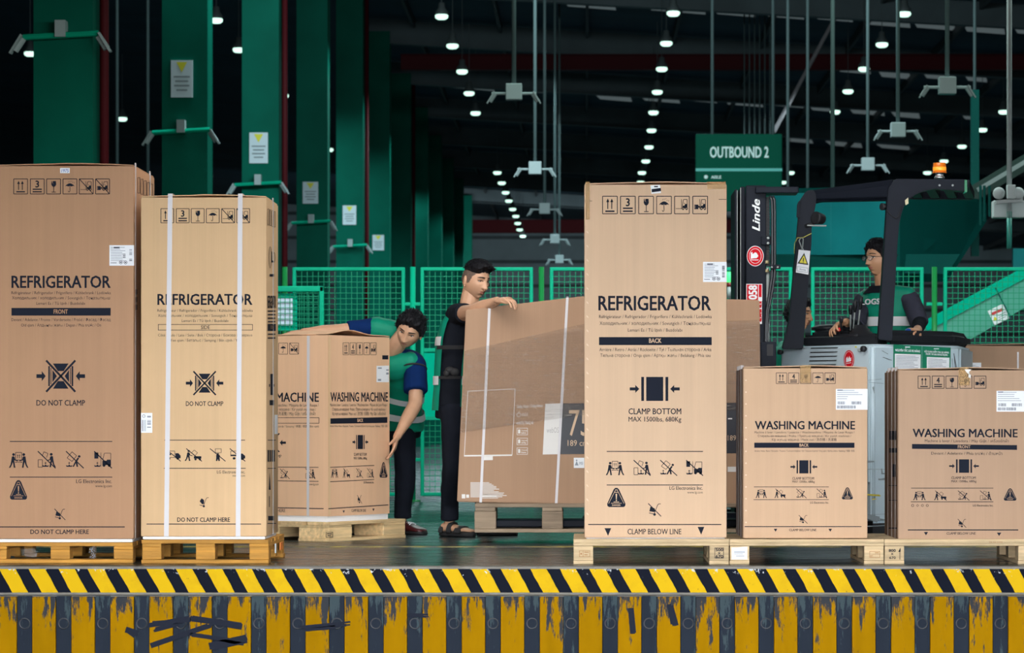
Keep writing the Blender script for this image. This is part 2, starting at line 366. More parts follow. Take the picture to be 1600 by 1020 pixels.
BLK = bumper_mat('bumper_black', (.020, .026, .038), (.045, .065, .075, 1))
BY = EDGE_Y-.11
bump = thing('trim_3', 'rubber dock bumper painted in upright yellow and black bars', None, (0, 0, 0), kind='structure')
MB().box(-6, 6, BY+.02, EDGE_Y, -.60, -.142).build('backing', mat('bumper_top', (.12, .125, .13), rough=.8, var=.3, vscale=12), bump)
s = (BY-CAM[1])/FPX; per = 61.0; x0 = 50-per*4
ridx = random.Random(3)
for i in range(36):
    xa = (x0+i*per-VX)*s; xb = (x0+i*per+37.5-VX)*s; xc = (x0+(i+1)*per-VX)*s
    jy = ridx.uniform(0, .004)
    seam = MB(); 
    seam.box(xa+.0015, xb-.0015, BY-.004-jy, BY+.03, -.60, -.146, .004).build('rubber_block', YEL, bump)
    bl = MB().box(xb, xc, BY+.003, BY+.03, -.60, -.143, .004).build('rubber_block', BLK, bump)
    cx = (xb+xc)/2; cz = .73-(974-660)*s
    MB().lathe((cx, BY+.006, cz), (0, -1, 0), [(0, .030), (.006, .029), (.007, .024), (-.004, .020)], 18).build('bolt_recess', mat('bolt_black', (.016, .018, .024), rough=.4), bl, True)
sm = Print('paint_smear', bump, (0, BY-.0085, 0), (0, -1, 0), [INK], .001)
for (a, b_, c, d_, w) in [(235, 975, 300, 966, 5), (300, 967, 382, 978, 6), (238, 1010, 330, 978, 5), (300, 992, 385, 1004, 4), (330, 1012, 382, 998, 7), (200, 985, 214, 992, 6), (240, 985, 275, 975, 4), (470, 980, 545, 974, 3), (476, 983, 520, 980, 3), (640, 960, 670, 962, 2), (985, 952, 992, 990, 4), (1045, 945, 1052, 975, 5)]:
    k = random.Random(a)
    for j in range(3): sm.line(a+k.uniform(-4, 4), b_+k.uniform(-3, 3), c+k.uniform(-5, 5), d_+k.uniform(-3, 3), w*k.uniform(.7, 1.7), 0, j*.05)
sm.build()
o = MB().box(-60, 60, -70, EDGE_Y, -1.4, -1.2).build('ground', mat('apron_concrete', (.045, .045, .044), rough=.85, var=.15)); tag(o, 'concrete yard apron in front of the dock', None, None, 'structure')

ROOFZ = lambda x: 10.55-.06*(x+4.77)
# unseen canopy and side walls are added further down to shade the cartons
def struct(name, mb, m, label, parent=None):
    o = mb.build(name, m, parent); tag(o, label, None, None, 'structure'); return o
XL, XR, YB = -34.0, 30.0, 122.0
ceil = struct('ceiling', MB().prism([(XL, -.35, ROOFZ(XL)), (XR, -.35, ROOFZ(XR)), (XR, -.35, ROOFZ(XR)+.2), (XL, -.35, ROOFZ(XL)+.2)], (0, YB+.35, 0)), DARKROOF, 'dark sloping sheet roof of the warehouse')
wl = struct('wall_left', MB().box(XL-.2, XL, -.35, YB, 0, 12.5), DARKWALL, 'dark far side wall of the hall')
wr = struct('wall_right', MB().box(XR, XR+.2, -.35, YB, 0, 9), DARKWALL, 'dark right side wall of the hall')
wb = struct('wall_back', MB().box(XL, XR, YB, YB+.2, 0, 12.5), mat('back_wall_sheet', (.34, .40, .43), rough=.7, var=.25, vscale=.5), 'grey sheet metal end wall far behind')
struct('wall_front', MB().box(XL, XR, -.36, -.16, 3.25, 12.5).box(XL, -4.1, -.36, -.16, 0, 5.0).box(5.0, XR, -.36, -.16, 0, 5.0), DARKWALL, 'dark wall above the open dock doors')
for k in range(9):
    MB().box(XL, XR, YB-.12, YB, 1.4+k*1.15, 1.55+k*1.15).build('girt', RAFTER, wb)
    MB().box(XL, XL+.12, 4, YB, 1.4+k*1.15, 1.52+k*1.15).build('girt', RAFTER, wl)
struct('wall_canopy', MB().box(-16, 16, -8.0, -.36, 3.25, 3.45), mat('canopy_sheet', (.05, .055, .06), rough=.7), 'canopy over the dock edge')  # added above the view so the carton tops get less sky
struct('wall_bay', MB().box(-3.75, -3.55, -9.5, -.41, -1.2, 3.25), mat('bay_wall', (.05, .055, .055), rough=.8), 'dark side wall of the dock bay')  # added beside the view to darken the outer cartons
struct('wall_bay', MB().box(3.5, 3.7, -9.5, -.41, -1.2, 3.25), MATS['bay_wall'], 'dark side wall of the dock bay on the right')
# portal rafters, one per column bay, and the purlins between them
D0, BAY, XC0, XC1 = 27.7, 8.4, -5.31, -4.74
for i in range(12):
    y = D0+BAY*i+CAM[1]
    z0, z1 = ROOFZ(XC0), ROOFZ(XR)
    MB().prism([(XC0, y+.18, z0-.62), (XR, y+.18, z1-.45), (XR, y+.18, z1-.05), (XC0, y+.18, z0-.05)], (0, .03, 0)).prism(
        [(XC0, y+.05, z0-.64), (XR, y+.05, z1-.47), (XR, y+.05, z1-.45), (XC0, y+.05, z0-.62)], (0, .3, 0)).build('rafter', RAFTER, ceil)
for k in range(16):
    x = -4.2+k*2.1; z = ROOFZ(x)
    MB().box(x, x+.07, 6, YB, z-.22, z-.02).build('purlin', mat('purlin_dark', (.05, .055, .06), rough=.6), ceil)
# translucent roof lights
SKY = mat('roof_light', (.5, .55, .55), rough=.4, emit=(.80, .95, .98), estr=.075)
def roofhit(px, py):
    n = np.array([.06, 0, 1.]); p0 = np.array([-4.77, 0, 10.50]); return onplane(px, py, p0, n)
def rl(x0, x1, y0, y1, sl=.075, sk=8):
    q = [(x0, y0), (x1, y0+(x1-x0)*sl), (x1+sk*.3, y1+(x1-x0)*sl), (x0+sk, y1)]
    P = [Vector(roofhit(a, b)) for a, b in q]
    MB().prism(P, (0, 0, .02)).build('roof_light', SKY, ceil)
for (x0, x1, y0, y1) in [(1113, 1178, 12, 22), (1193, 1254, 13, 26), (1270, 1330, 16, 30), (1345, 1420, 25, 38), (1425, 1490, 30, 43), (1503, 1568, 35, 49), (1582, 1650, 40, 52),
                         (1232, 1284, 97, 105), (1305, 1358, 102, 112), (1370, 1420, 107, 120), (1440, 1490, 110, 122), (1505, 1540, 115, 126),
                         (930, 985, 148, 155), (1000, 1060, 150, 157), (1077, 1118, 152, 158), (1130, 1190, 155, 163), (1203, 1255, 158, 165), (1262, 1310, 163, 172), (1325, 1380, 167, 177), (1390, 1435, 172, 182), (1500, 1525, 176, 186),
                         (1225, 1268, 216, 221), (1290, 1345, 221, 227), (1370, 1420, 226, 231), (700, 770, 131, 137), (790, 850, 136, 141), (1010, 1100, 6, 16), (880, 960, 2, 10)]:
    rl(x0, x1, y0, y1)

# ------------------------------------------------------------------ columns
LB = mat('dim_white_board', (.62, .68, .72), rough=.5); YTRI = mat('yellow_sign', (.75, .65, .03), rough=.5); GREYINK = mat('grey_ink', (.22, .25, .27), rough=.6)
def cctv(parent, c, sgn, s=1.0):
    """small bullet camera on an arm end, drooping outward"""
    m = MB(); c = Vector(c)
    m.tube([c+Vector((-sgn*.03*s, 0, .02*s)), c+Vector((sgn*.05*s, 0, -.10*s))], .035*s, 8)
    m.bar(c+Vector((-sgn*.02*s, -.02*s, .05*s)), c+Vector((sgn*.09*s, -.02*s, -.13*s)), .085*s, .02*s, up=(sgn*.8, 0, .5))
    return m.build('security_camera', GREYPLASTIC, parent)
ordn = ['nearest the dock', 'second from the dock', 'third from the dock', 'fourth from the dock', 'fifth from the dock', 'sixth from the dock', 'seventh from the dock', 'eighth from the dock', 'ninth from the dock', 'tenth from the dock', 'eleventh from the dock', 'last of the row, far back']
for i in range(12):
    y = D0+BAY*i+CAM[1]
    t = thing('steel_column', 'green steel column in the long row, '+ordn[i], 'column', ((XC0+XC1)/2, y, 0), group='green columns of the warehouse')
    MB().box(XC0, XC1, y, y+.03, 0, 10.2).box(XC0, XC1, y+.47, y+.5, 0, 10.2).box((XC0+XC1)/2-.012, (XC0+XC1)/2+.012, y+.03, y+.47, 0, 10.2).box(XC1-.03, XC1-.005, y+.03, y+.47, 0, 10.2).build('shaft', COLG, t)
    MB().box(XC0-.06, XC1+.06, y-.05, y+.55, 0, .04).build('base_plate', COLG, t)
    d = y-CAM[1]
    if i in (1, 2, 3, 4, 5):
        pc = [None, (284, 123, 17, 29), (404, 231, 14.5, 24), (485, 301, 12, 17), (546, 336, 10.5, 15), (591, 379, 9, 12)][i]
        x, yy, hw, hh = pc; a = W(x-hw, yy+hh, d-.02); b = W(x+hw, yy-hh, d-.02)
        nb = MB().box(a.x, b.x, y-.02, y-.002, a.z, b.z).build('notice_board', LB, t, label='white notice board with a yellow triangle')
        p = Print('notice_print', nb, (0, y-.02, 0), (0, -1, 0), [YTRI, GREYINK], .003)
        p.poly([(x-hw*.5, yy-hh*.9), (x+hw*.5, yy-hh*.9), (x, yy-hh*.35)])
        for k, fw in enumerate((.75, .6, .7, .5)): p.rect(x-hw*fw, yy-hh*.15+k*hh*.24, x+hw*fw, yy-hh*.15+k*hh*.24+hh*.09, 1)
        p.build()
    if i in (0, 1, 2, 3, 4):
        cx, cy = [(95, 55), (283, 205), (403, 287), (486, 347), (547, 384)][i]; c = W(cx, cy, d-.1); hw = .36
        MB().tube([c+Vector((-hw, 0, -.02)), c+Vector((hw, 0, .02))], .03, 8).build('camera_arm', GREEN, t)
        MB().box(c.x-.05, c.x+.05, c.y-.05, y, c.z-.02, c.z+.14).build('junction_box', GREYPLASTIC, t)
        cctv(t, c+Vector((-hw-.03, 0, -.05)), -1); cctv(t, c+Vector((hw+.03, 0, -.03)), 1)
for i in (0, 2, 4, 6):
    y = D0+BAY*i+CAM[1]
    o = MB().tube([(XC1+.06, y+.3, 0), (XC1+.06, y+.3, 10)], .045, 10).build('fire_pipe', PIPERED, None, True); o.location = (0, 0, 0)
    tag(o, 'dark red riser pipe beside the column '+ordn[i], 'pipe', 'red riser pipes')
# red crane beams
for (y0, z0, xa, xb, hh, lab) in [(52, 8.95, -4.3, 20, .32, 'dark red steel beam crossing under the roof'), (112, 9.1, -6, 14, .55, 'dark red steel beam across the far end wall')]:
    o = MB().box(xa, xb, y0, y0+.04, z0, z0+hh).box(xa, xb, y0-.1, y0+.15, z0-.02, z0).box(xa, xb, y0-.1, y0+.15, z0+hh, z0+hh+.02).build('cross_beam', PIPERED); tag(o, lab, 'beam')
# slanting brace / cable
for (a, b, r, lab) in [(W(1325, -10, 62), W(1209, 206, 62), .045, 'long slanting steel tie crossing the dark roof space'), (W(1064, -2, 75), W(1000, 290, 105), .10, 'dark ribbed cable duct running back beneath the row of lamps')]:
    o = MB().tube([a, b], r, 8).build('roof_tie', mat('tie_steel', (.30, .25, .26), rough=.6)); tag(o, lab, 'beam')

# ------------------------------------------------------------------ high-bay lamps
LENS = mat('lamp_lens', (.8, 1, .9), rough=.4, emit=(.62, 1.0, .82), estr=1.6)
HOUS = mat('lamp_housing', (.10, .11, .11), rough=.5)
LAMP_W = 380
def lamp(px, py, d, label, group, first=[None]):
    c = W(px, py, d)
    if first[0] is None:
        r = thing('high_bay_lamp', label, 'lamp', (0, 0, 0))
        MB().lathe((0, 0, -.05), (0, 0, 1), [(0, .08), (.03, .118), (.07, .122), (.09, .10)], 14).build('lens', LENS, r, True)
        MB().lathe((0, 0, .035), (0, 0, 1), [(0, .125), (.05, .125), (.12, .07), (.22, .06), (.23, .02)], 14).build('housing', HOUS, r, True)
        MB().tube([(0, 0, .25), (0, 0, 1.6)], .008, 5).build('hanger_rod', HOUS, r)
        l = bpy.data.lights.new('lamp_light', 'SPOT'); l.energy = LAMP_W; l.spot_size = math.radians(162); l.spot_blend = .3; l.color = (.66, .94, 1); l.shadow_soft_size = .1
        lo = bpy.data.objects.new('lamp_light', l); lo.location = (0, 0, -.10); lo.parent = r; COL.objects.link(lo)
        first[0] = r
    else:
        r = dup(first[0])
    r.location = c; r['label'] = label; r['group'] = group
LROWS = {'lamps in the row over the left aisle': [(690, 26), (707, 72), (722, 112), (733, 146), (743, 177)]+[(777, 270), (784, 286), (790, 301), (795, 314), (801, 327), (806, 338), (809, 349), (812, 359), (817, 369)],
         'lamps in the row over the middle aisle': [(1052, 21), (1041, 68), (1034, 108), (1027, 144), (1021, 176), (1018, 204), (1014, 230), (1009, 252), (1003, 270), (1001, 285)],
         'lamps in the row over the right aisle': [(1413, 22), (1378, 70), (1350, 108), (1325, 143), (1305, 175), (1235, 270), (1223, 285)],
         'lamps in the outer right row': [(1568, 175), (1535, 203), (1503, 229), (1475, 252), (1449, 270)],
         'lamps seen between the left columns': [(338, 32), (373, 78), (191, 186), (443, 150), (514, 234), (569, 261), (326, 276), (154, 157), (47, 84)]}
LN = {'left aisle': 'left lamp row', 'middle aisle': 'middle lamp row', 'right aisle': 'right lamp row'}
for g, L_ in LROWS.items():
    for k, (px, py) in enumerate(L_):
        d = 7.5*4500/(VY-py)
        pl = ['nearest', 'second', 'third', 'fourth', 'fifth', 'sixth', 'seventh', 'eighth', 'ninth', 'tenth', 'eleventh', 'twelfth', 'thirteenth', 'farthest'][k]
        row = g.replace('lamps in the row over', 'row over').replace('lamps in the outer', 'outer').replace('lamps seen between', 'group seen between')
        lamp(px, py, d, f'bright round hanging lamp, {pl} in the {row}', g)

# ------------------------------------------------------------------ camera poles hanging from the roof
def pole(px, pyb, d, top, label, hub=True, r=.026, s=.85):
    c = W(px, pyb, d); t = thing('camera_pole', label, 'camera pole', c, group='camera poles hanging from the roof')
    zt = ROOFZ(c.x)
    MB().tube([c, (c.x, c.y, zt)], r, 10).build('pole', POLE, t, True)
    if hub:
        MB().box(c.x-.11*s, c.x+.11*s, c.y-.08*s, c.y+.08*s, c.z-.16*s, c.z+.06*s, .01).build('hub_box', GREYPLASTIC, t)
        MB().tube([c+Vector((-.30*s, 0, -.07*s)), c+Vector((.30*s, 0, -.07*s))], .02*s, 8).build('camera_arm', GREYPLASTIC, t)
        for sg in (-1, 1): cctv(t, c+Vector((sg*.28*s, 0, -.09*s)), sg, s*.9)
    return t
for (px, py, d, lab, h) in [(803, 138, 33, 'grey hanging pole with camera cluster, tallest in the middle of the hall', 1), (836, 258, 42, 'grey hanging pole with camera cluster above the bare middle fence', 1), (851, 322, 50, 'grey hanging pole with camera cluster, third back in the middle line', 1),
                            (867, 370, 58, 'grey hanging pole with low camera cluster, fourth back in the middle line', 1), (874, 402, 65, 'grey hanging pole with the lowest camera cluster, far back', 1),
                            (1480, 128, 31.5, 'hanging pole with camera cluster high at the right', 1), (1403, 198, 36.5, 'hanging pole with camera cluster right of the middle', 1), (1356, 252, 41.5, 'hanging pole with camera cluster above the truck roof', 1),
                            (1231, 330, 46, 'thin bare pole hanging behind the truck mast', 0), (1262, 330, 46, 'bare pole hanging just right of the mast', 0), (1301, 330, 34, 'thick bare pole hanging over the truck roof', 0),
                            (1523, 288, 44, 'thin bare pole hanging beyond the beacon', 0), (183, 300, 48, 'thin bare pole between the first two columns', 0), (231, 300, 48, 'thin bare pole close left of the second column', 0)]:
    pole(px, py, d, 0, lab, h)
# near twin-floodlight pole at the right edge
c = W(1577, 300, 23.5)
t = thing('camera_pole', 'grey pole with two round lamps and a white box, at the right', 'camera pole', W(1577, 330, 23.5))
MB().tube([W(1577, 388, 23.5), W(1577, 330, 23.5)], .022, 10).build('lower_pole', mat('teal_pole', (.03, .22, .18), rough=.4), t, True)
MB().tube([W(1577, 341, 23.5), (c.x, c.y, ROOFZ(c.x))], .022, 10).build('pole', GREYSTEEL, t, True)
a, b = W(1552, 340, 23.6), W(1602, 313, 23.6); MB().box(a.x, b.x, a.y, a.y+.12, a.z, b.z, .01).build('white_box', GREYPLASTIC, t)
a, b = W(1573, 311, 23.4), W(1586, 289, 23.4); MB().box(a.x, b.x, a.y-.03, a.y+.03, a.z, b.z, .006).build('junction_box', GREYPLASTIC, t)
MB().bar(W(1556, 316, 23.45), W(1598, 312, 23.45), .04, .03).build('lamp_bracket', GREYSTEEL, t)
for px in (1561, 1591):
    p = W(px, 302, 23.4); MB().lathe(p+Vector((0, .06, 0)), (0, -1, 0), [(0, .02), (.02, .045), (.06, .05), (.065, .043), (.07, .02)], 20).build('round_lamp', GREYPLASTIC, t, True)
# ------------------------------------------------------------------ mesh fence behind the dock
FD = 26.7; FY = FD+CAM[1]; fs = FD/FPX
fx = lambda px: (px-VX)*fs
fz = lambda py: CAM[2]+(VY-py)*fs
WIRE = mat('green_wire', spec=.12, col=(.008, .27, .14), rough=.4)
FENCE_L = {457: 'green mesh fence panel with solid middle, behind the bending worker', 657: 'green mesh fence panel with solid middle, behind the standing worker', 859: 'green mesh fence panel mostly behind the large television carton',
           1062: 'green mesh fence panel with the mast of the truck before it', 1267: 'green mesh fence panel behind the truck driver', 1474: 'green mesh fence panel before the sloping conveyor, at the right'}
def fence_panel(px):
    x0, x1 = fx(px), fx(px+176); t = thing('mesh_fence', FENCE_L[px], 'fence', ((x0+x1)/2, FY, 0), group='green mesh fence panels')
    b = .034; zt, zb = fz(417.5), fz(775)
    MB().box(x0, x1, FY-.02, FY+.02, zt-b, zt, .008).build('top_rail', GREEN, t)
    MB().box(x0, x1, FY-.02, FY+.02, zb, zb+b, .008).build('bottom_rail', GREEN, t)
    for xa in (x0, x1-b): MB().box(xa, xa+b, FY-.021, FY+.021, zb, zt, .008).build('stile', GREEN, t)
    zm1, zm0 = fz(546), fz(654)
    MB().box(x0+b, x1-b, FY-.018, FY+.018, zm1-.02, zm1+.012).build('middle_rail', GREEN, t)
    MB().box(x0+b, x1-b, FY-.018, FY+.018, zm0-.012, zm0+.02).build('middle_rail', GREEN, t)
    MB().box(x0+b, x1-b, FY-.006, FY+.006, zm0, zm1).build('solid_panel', GREENP, t)
    m = MB(); w = .0028; sp = .052
    for (za, zc) in ((zm1+.012, zt-b), (zb+b, zm0-.012)):
        n = int((x1-x0-2*b)/sp)
        for k in range(1, n+1): x = x0+b+k*(x1-x0-2*b)/(n+1); m.box(x-w, x+w, FY-w, FY+w, za, zc)
        n = int((zc-za)/sp)
        for k in range(1, n+1): z = za+k*(zc-za)/(n+1); m.box(x0+b, x1-b, FY-2*w, FY, z-w, z+w)
    o = m.build('wire_mesh', WIRE, t); o['kind'] = 'stuff'
for px in FENCE_L: fence_panel(px)
GREEN2 = mat('post_green', spec=.2, col=(.012, .20, .05), rough=.3)
PL = {445: 'round green fence post at the left, behind the low gate', 645: 'round green fence post between the bending and the standing worker', 846: 'round green fence post above the television carton', 1050: 'round green fence post behind the middle refrigerator carton', 1253: 'round green fence post behind the truck guard', 1460: 'round green fence post right of the driver'}
for px, lab in PL.items():
    t = thing('fence_post', lab, 'post', (fx(px), FY+.0, 0), group='round green fence posts')
    MB().tube([(fx(px), FY, 0), (fx(px), FY, fz(417))], .026, 14).build('post_tube', GREEN2 if px != 645 else GREEN, t, True)
    MB().lathe((fx(px), FY, 0), (0, 0, 1), [(0, .07), (.012, .07), (.014, .03)], 16).build('base_plate', GREEN2, t)
    for py in (475, 718):
        MB().box(fx(px)-.075, fx(px)+.075, FY-.012, FY+.012, fz(py)-.016, fz(py)+.016, .004).build('bracket', GREEN, t)
# low gate with a document pouch, in front of the fence at the left
GD = 25.6; gx = lambda px: (px-VX)*GD/FPX; gz = lambda py: CAM[2]+(VY-py)*GD/FPX; GY = GD+CAM[1]
t = thing('low_gate', 'low green mesh gate with a white sheet of paper, at the left', 'gate', (gx(420), GY, 0))
MB().box(gx(350), gx(506), GY-.025, GY+.025, gz(456), gz(447), .008).build('top_rail', GREEN, t)
MB().box(gx(499), gx(506), GY-.025, GY+.025, .02, gz(447), .008).build('stile', GREEN, t)
MB().box(gx(350), gx(357), GY-.025, GY+.025, .02, gz(447), .008).build('stile', GREEN, t)
MB().box(gx(350), gx(506), GY-.02, GY+.02, .06, .10).build('bottom_rail', GREEN, t)
m = MB()
k = gx(357)
while k < gx(499): m.box(k-.003, k+.003, GY-.003, GY+.003, .1, gz(456)); k += .042
k = .1
while k < gz(456): m.box(gx(357), gx(499), GY-.006, GY, k-.003, k+.003); k += .05
o = m.build('wire_mesh', WIRE, t); o['kind'] = 'stuff'
MB().box(gx(400), gx(464), GY+.012, GY+.03, gz(517), gz(458), .004).build('backing_board', GREENP, t)
MB().box(gx(415), gx(457), GY+.006, GY+.011, gz(508), gz(466)).build('paper_sheet', mat('pale_sheet', (.62, .68, .85), rough=.5), t, label='white paper sheet in the gate')

# ------------------------------------------------------------------ hanging sign
SD = 48; a, b = W(1087, 286, SD), W(1222, 209, SD)
SIGNG = mat('sign_green', (.003, .085, .05), rough=.6, spec=.05, emit=(.003, .10, .065), estr=.15)  # board, stripe and letters glow faintly, added to brighten the sign
t = thing('hanging_sign', 'green hanging sign board reading OUTBOUND 2', 'sign', ((a.x+b.x)/2, a.y, a.z))
a2 = W(1087, 330, SD)
MB().box(a.x, b.x, a.y, a.y+.06, a2.z, b.z, .02).build('sign_board', SIGNG, t)
MB().box(a.x, b.x, a.y-.012, a.y, W(0, 267.5, SD).z, W(0, 263, SD).z).build('sign_stripe', mat('sign_stripe', (.10, .42, .36), rough=.5, emit=(.08, .5, .45), estr=.25), t)
p = Print('sign_lettering', t, (0, a.y, 0), (0, -1, 0), [mat('sign_white', (.55, .72, .68), rough=.5, emit=(.55, .75, .72), estr=.28)], .012)
p.text('OUTBOUND 2', 1109, 1201, 246, 16.5, .03); p.build()
p = Print('sign_symbol', t, (0, a.y, 0), (0, -1, 0), [MATS['sign_white']], .012); p.circ(1103, 276.5, 3); p.build()
p = Print('sign_lettering', t, (0, a.y, 0), (0, -1, 0), [MATS['sign_white']], .012); p.text('AISLE', 1111, 1127, 279, 4.5, .03); p.build()
for px in (1113, 1208):
    c = W(px, 209, SD); MB().tube([c+Vector((0, .03, -.1)), (c.x, c.y+.03, ROOFZ(c.x))], .028, 8).build('hanger_pole', POLE, t, True)
c0 = W(1140, 209, SD+6)
for j in range(6):
    c = W(1163+j*8, 330, 64); o = MB().tube([c, (c.x, c.y, ROOFZ(c.x))], .016, 6).build('thin_cable', POLE, None, True)
    o.data.transform(Matrix.Translation(-c)); o.location = c
    tag(o, ['leftmost', 'second from left', 'third from left', 'third from right', 'second from right', 'rightmost'][j]+' thin grey cable in the bundle hanging behind the OUTBOUND sign', 'cable', 'cable bundle behind the sign')

# ------------------------------------------------------------------ conveyor hood at the right
TEAL = mat('hood_teal', spec=.1, col=(.015, .30, .32), rough=.45, var=.3, vscale=1.0)  # light on the hood put into colour: pale lit face, darker other face
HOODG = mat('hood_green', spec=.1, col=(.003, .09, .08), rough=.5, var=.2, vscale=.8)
t = thing('conveyor_hood', 'big teal and dark green sheet metal hopper behind the truck driver', 'hopper', W(1370, 420, 31))
q = [W(1203, 302, 31), W(1392, 300, 30), W(1392, 397, 30), W(1203, 399, 31)]
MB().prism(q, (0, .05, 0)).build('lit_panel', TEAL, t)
q = [W(1392, 298, 30), W(1528, 318, 31.5), W(1528, 345, 31.5), W(1466, 440, 31), W(1392, 440, 30)]
MB().prism(q, (.1, .05, 0)).build('front_panel', HOODG, t)
MB().prism([W(1203, 397, 30.9), W(1500, 397, 29.9), W(1480, 428, 29.9), W(1203, 424, 30.9)], (0, .06, 0)).build('lower_edge', HOODG, t)
MB().prism([W(1203, 302, 31), W(1392, 299, 30), W(1528, 318, 31.5), W(1528, 318, 35), W(1203, 302, 35)], (0, 0, .05)).build('hood_top', HOODG, t)
for px in (1208, 1300, 1388): MB().bar(W(px, 303, 30.0 if px > 1380 else 30.5), W(px, 397, 30.0 if px > 1380 else 30.5), .03, .03, (0, 1, 0)).build('seam_rib', TEAL, t)
for px in (1532, 1538, 1546): MB().tube([W(px, 290, 31), W(px, 352-(px-1532), 31)], .016, 8).build('side_pipe', HOODG, t)
MB().bar(W(1412, 425, 33), W(1412, 775, 33), .2, .2, (0, 1, 0)).build('support_leg', HOODG, t)
t = thing('rising_conveyor', 'dark conveyor bridge rising to the roof at the far right', 'conveyor', W(1560, 260, 34))
MB().prism([W(1518, 290, 34), W(1660, 205, 34), W(1660, 232, 34), W(1518, 318, 34)], (0, .9, 0)).build('side_frame', mat('dark_green', (.004, .035, .026), rough=.5), t)
MB().bar(W(1527, 297, 33.9), W(1660, 218, 33.9), .05, .05, (0, 1, 0)).build('rail', GREYSTEEL, t)
MB().prism([W(1518, 140, 34.3), W(1530, 140, 34.3), W(1530, 400, 34.3), W(1518, 400, 34.3)], (0, .1, 0)).build('support_leg', HOODG, t)
MB().prism([W(1583, 388, 34.3), W(1640, 388, 34.3), W(1640, 420, 34.3), W(1583, 420, 34.3)], (0, .1, 0)).build('lower_box', TEAL, t)
# sloping conveyor guard behind the right fence panel
CD = 27.6
t = thing('sloping_conveyor', 'sloping pale green conveyor side guard behind the right fence', 'conveyor', W(1500, 540, CD))
MB().prism([W(1445, 510, CD), W(1660, 394, CD), W(1660, 446, CD), W(1500, 540, CD), W(1478, 548, CD), W(1440, 548, CD)], (0, .05, 0)).build('side_guard', mat('guard_green', (.06, .34, .25), rough=.4, var=.2, vscale=1.5), t)
MB().bar(W(1445, 510, CD-.02), W(1660, 394, CD-.02), .10, .02, (0, 1, 0)).build('top_flange', GREENP, t)
MB().bar(W(1555, 449, CD-.03), W(1580, 498, CD-.03), .012, .012, (0, 1, 0)).build('seam', HOODG, t)
for px, zt in ((1490, .70), (1640, 1.6)):
    q = W(px, 600, CD+.2); MB().box(q.x-.05, q.x+.05, q.y-.05, q.y+.05, 0, zt+.15).build('support_leg', HOODG, t)
MB().prism([W(1432, 520, CD+.3), W(1452, 508, CD+.3), W(1470, 545, CD+.3), W(1470, 600, CD+.3), W(1432, 600, CD+.3)], (0, .1, 0)).build('tail_plate', mat('pale_guard', (.42, .52, .48), rough=.5), t)
p = Print('warning_notice', t, (0, CD+CAM[1], 0), (0, -1, 0), [WHITE, mat('sign_red', (.65, .03, .04), rough=.5), YTRI, GREYINK], .006)
p.poly([(1543, 486), (1567, 474), (1577, 497), (1554, 508)]); p.poly([(1548, 489), (1566, 481), (1567.5, 485), (1550, 493)], 1, 1)
p.poly([(1552, 502), (1559, 499), (1553.5, 494)], 2, 1)
for k in range(3): p.line(1560, 493+k*3.5, 1571, 487.5+k*3.5, 1, 3, 1)
p.build()
# stack light seen between the refrigerator carton and the mast
t = thing('signal_tower', 'slim signal tower with glowing green light left of the mast', 'light', W(1141, 470, 25.5))
for (pa, pb, r, nm, mm) in [(425, 441, .03, 'green_lens', mat('green_light', (.02, .6, .1), emit=(.05, 1, .16), estr=2.2)), (441, 448, .03, 'red_lens', mat('red_lens_off', (.16, .02, .02), rough=.3)), (448, 466, .028, 'grey_body', GREYSTEEL), (466, 782, .012, 'stem', GREYSTEEL)]:
    MB().tube([W(1141, pb, 25.5), W(1141, pa, 25.5)], r, 12).build(nm, mm, t, True)
# ------------------------------------------------------------------ pictograms (unit squares drawn on a face)
class Pic:
    def __init__(s, p, x, y, w, h, layer=0): s.p = p; s.T = lambda u, v: (x+u*w, y+(1-v)*h); s.k = (w+h)/2; s.w = w; s.h = h; s.L = layer
    def poly(s, pts, m=0, l=0): s.p.poly([s.T(*q) for q in pts], m, s.L+l)
    def rect(s, a, b, c, d, m=0, l=0): s.poly([(a, b), (c, b), (c, d), (a, d)], m, l)
    def line(s, a, b, c, d, w, m=0, l=0): s.p.line(*s.T(a, b), *s.T(c, d), w*s.k, m, s.L+l)
    def pl(s, pts, w): 
        for a, b in zip(pts[:-1], pts[1:]): s.line(*a, *b, w)
    def circ(s, a, b, r, m=0, l=0, n=12): s.p.circ(*s.T(a, b), r*s.w, m, s.L+l, n, r*s.h)
    def fr(s, a, b, c, d, w): s.pl([(a, b), (c, b), (c, d), (a, d), (a, b)], w)
def pic_frame(g): g.fr(.02, .02, .98, .98, .045)
def pic_up(g):
    pic_frame(g)
    for u in (.36, .62): g.line(u, .28, u, .72, .055); g.poly([(u-.10, .66), (u+.10, .66), (u, .86)])
    g.rect(.2, .12, .8, .2)
def pic_stack(n):
    def f(g):
        pic_frame(g); g.rect(.18, .12, .82, .20); g.rect(.18, .28, .82, .36)
        a, b = g.T(.37, .44); c, d = g.T(.63, .86); g.p.text(n, a, c, b, b-d, .025, 0, g.L)
    return f
def pic_glass(g):
    pic_frame(g); g.poly([(.36, .84), (.66, .84), (.68, .62), (.62, .52), (.51, .46), (.40, .52), (.34, .62)]); g.line(.51, .47, .51, .16, .04); g.rect(.36, .12, .66, .16)
    g.poly([(.40, .85), (.46, .85), (.44, .74), (.50, .66), (.42, .72)], 1, 1)
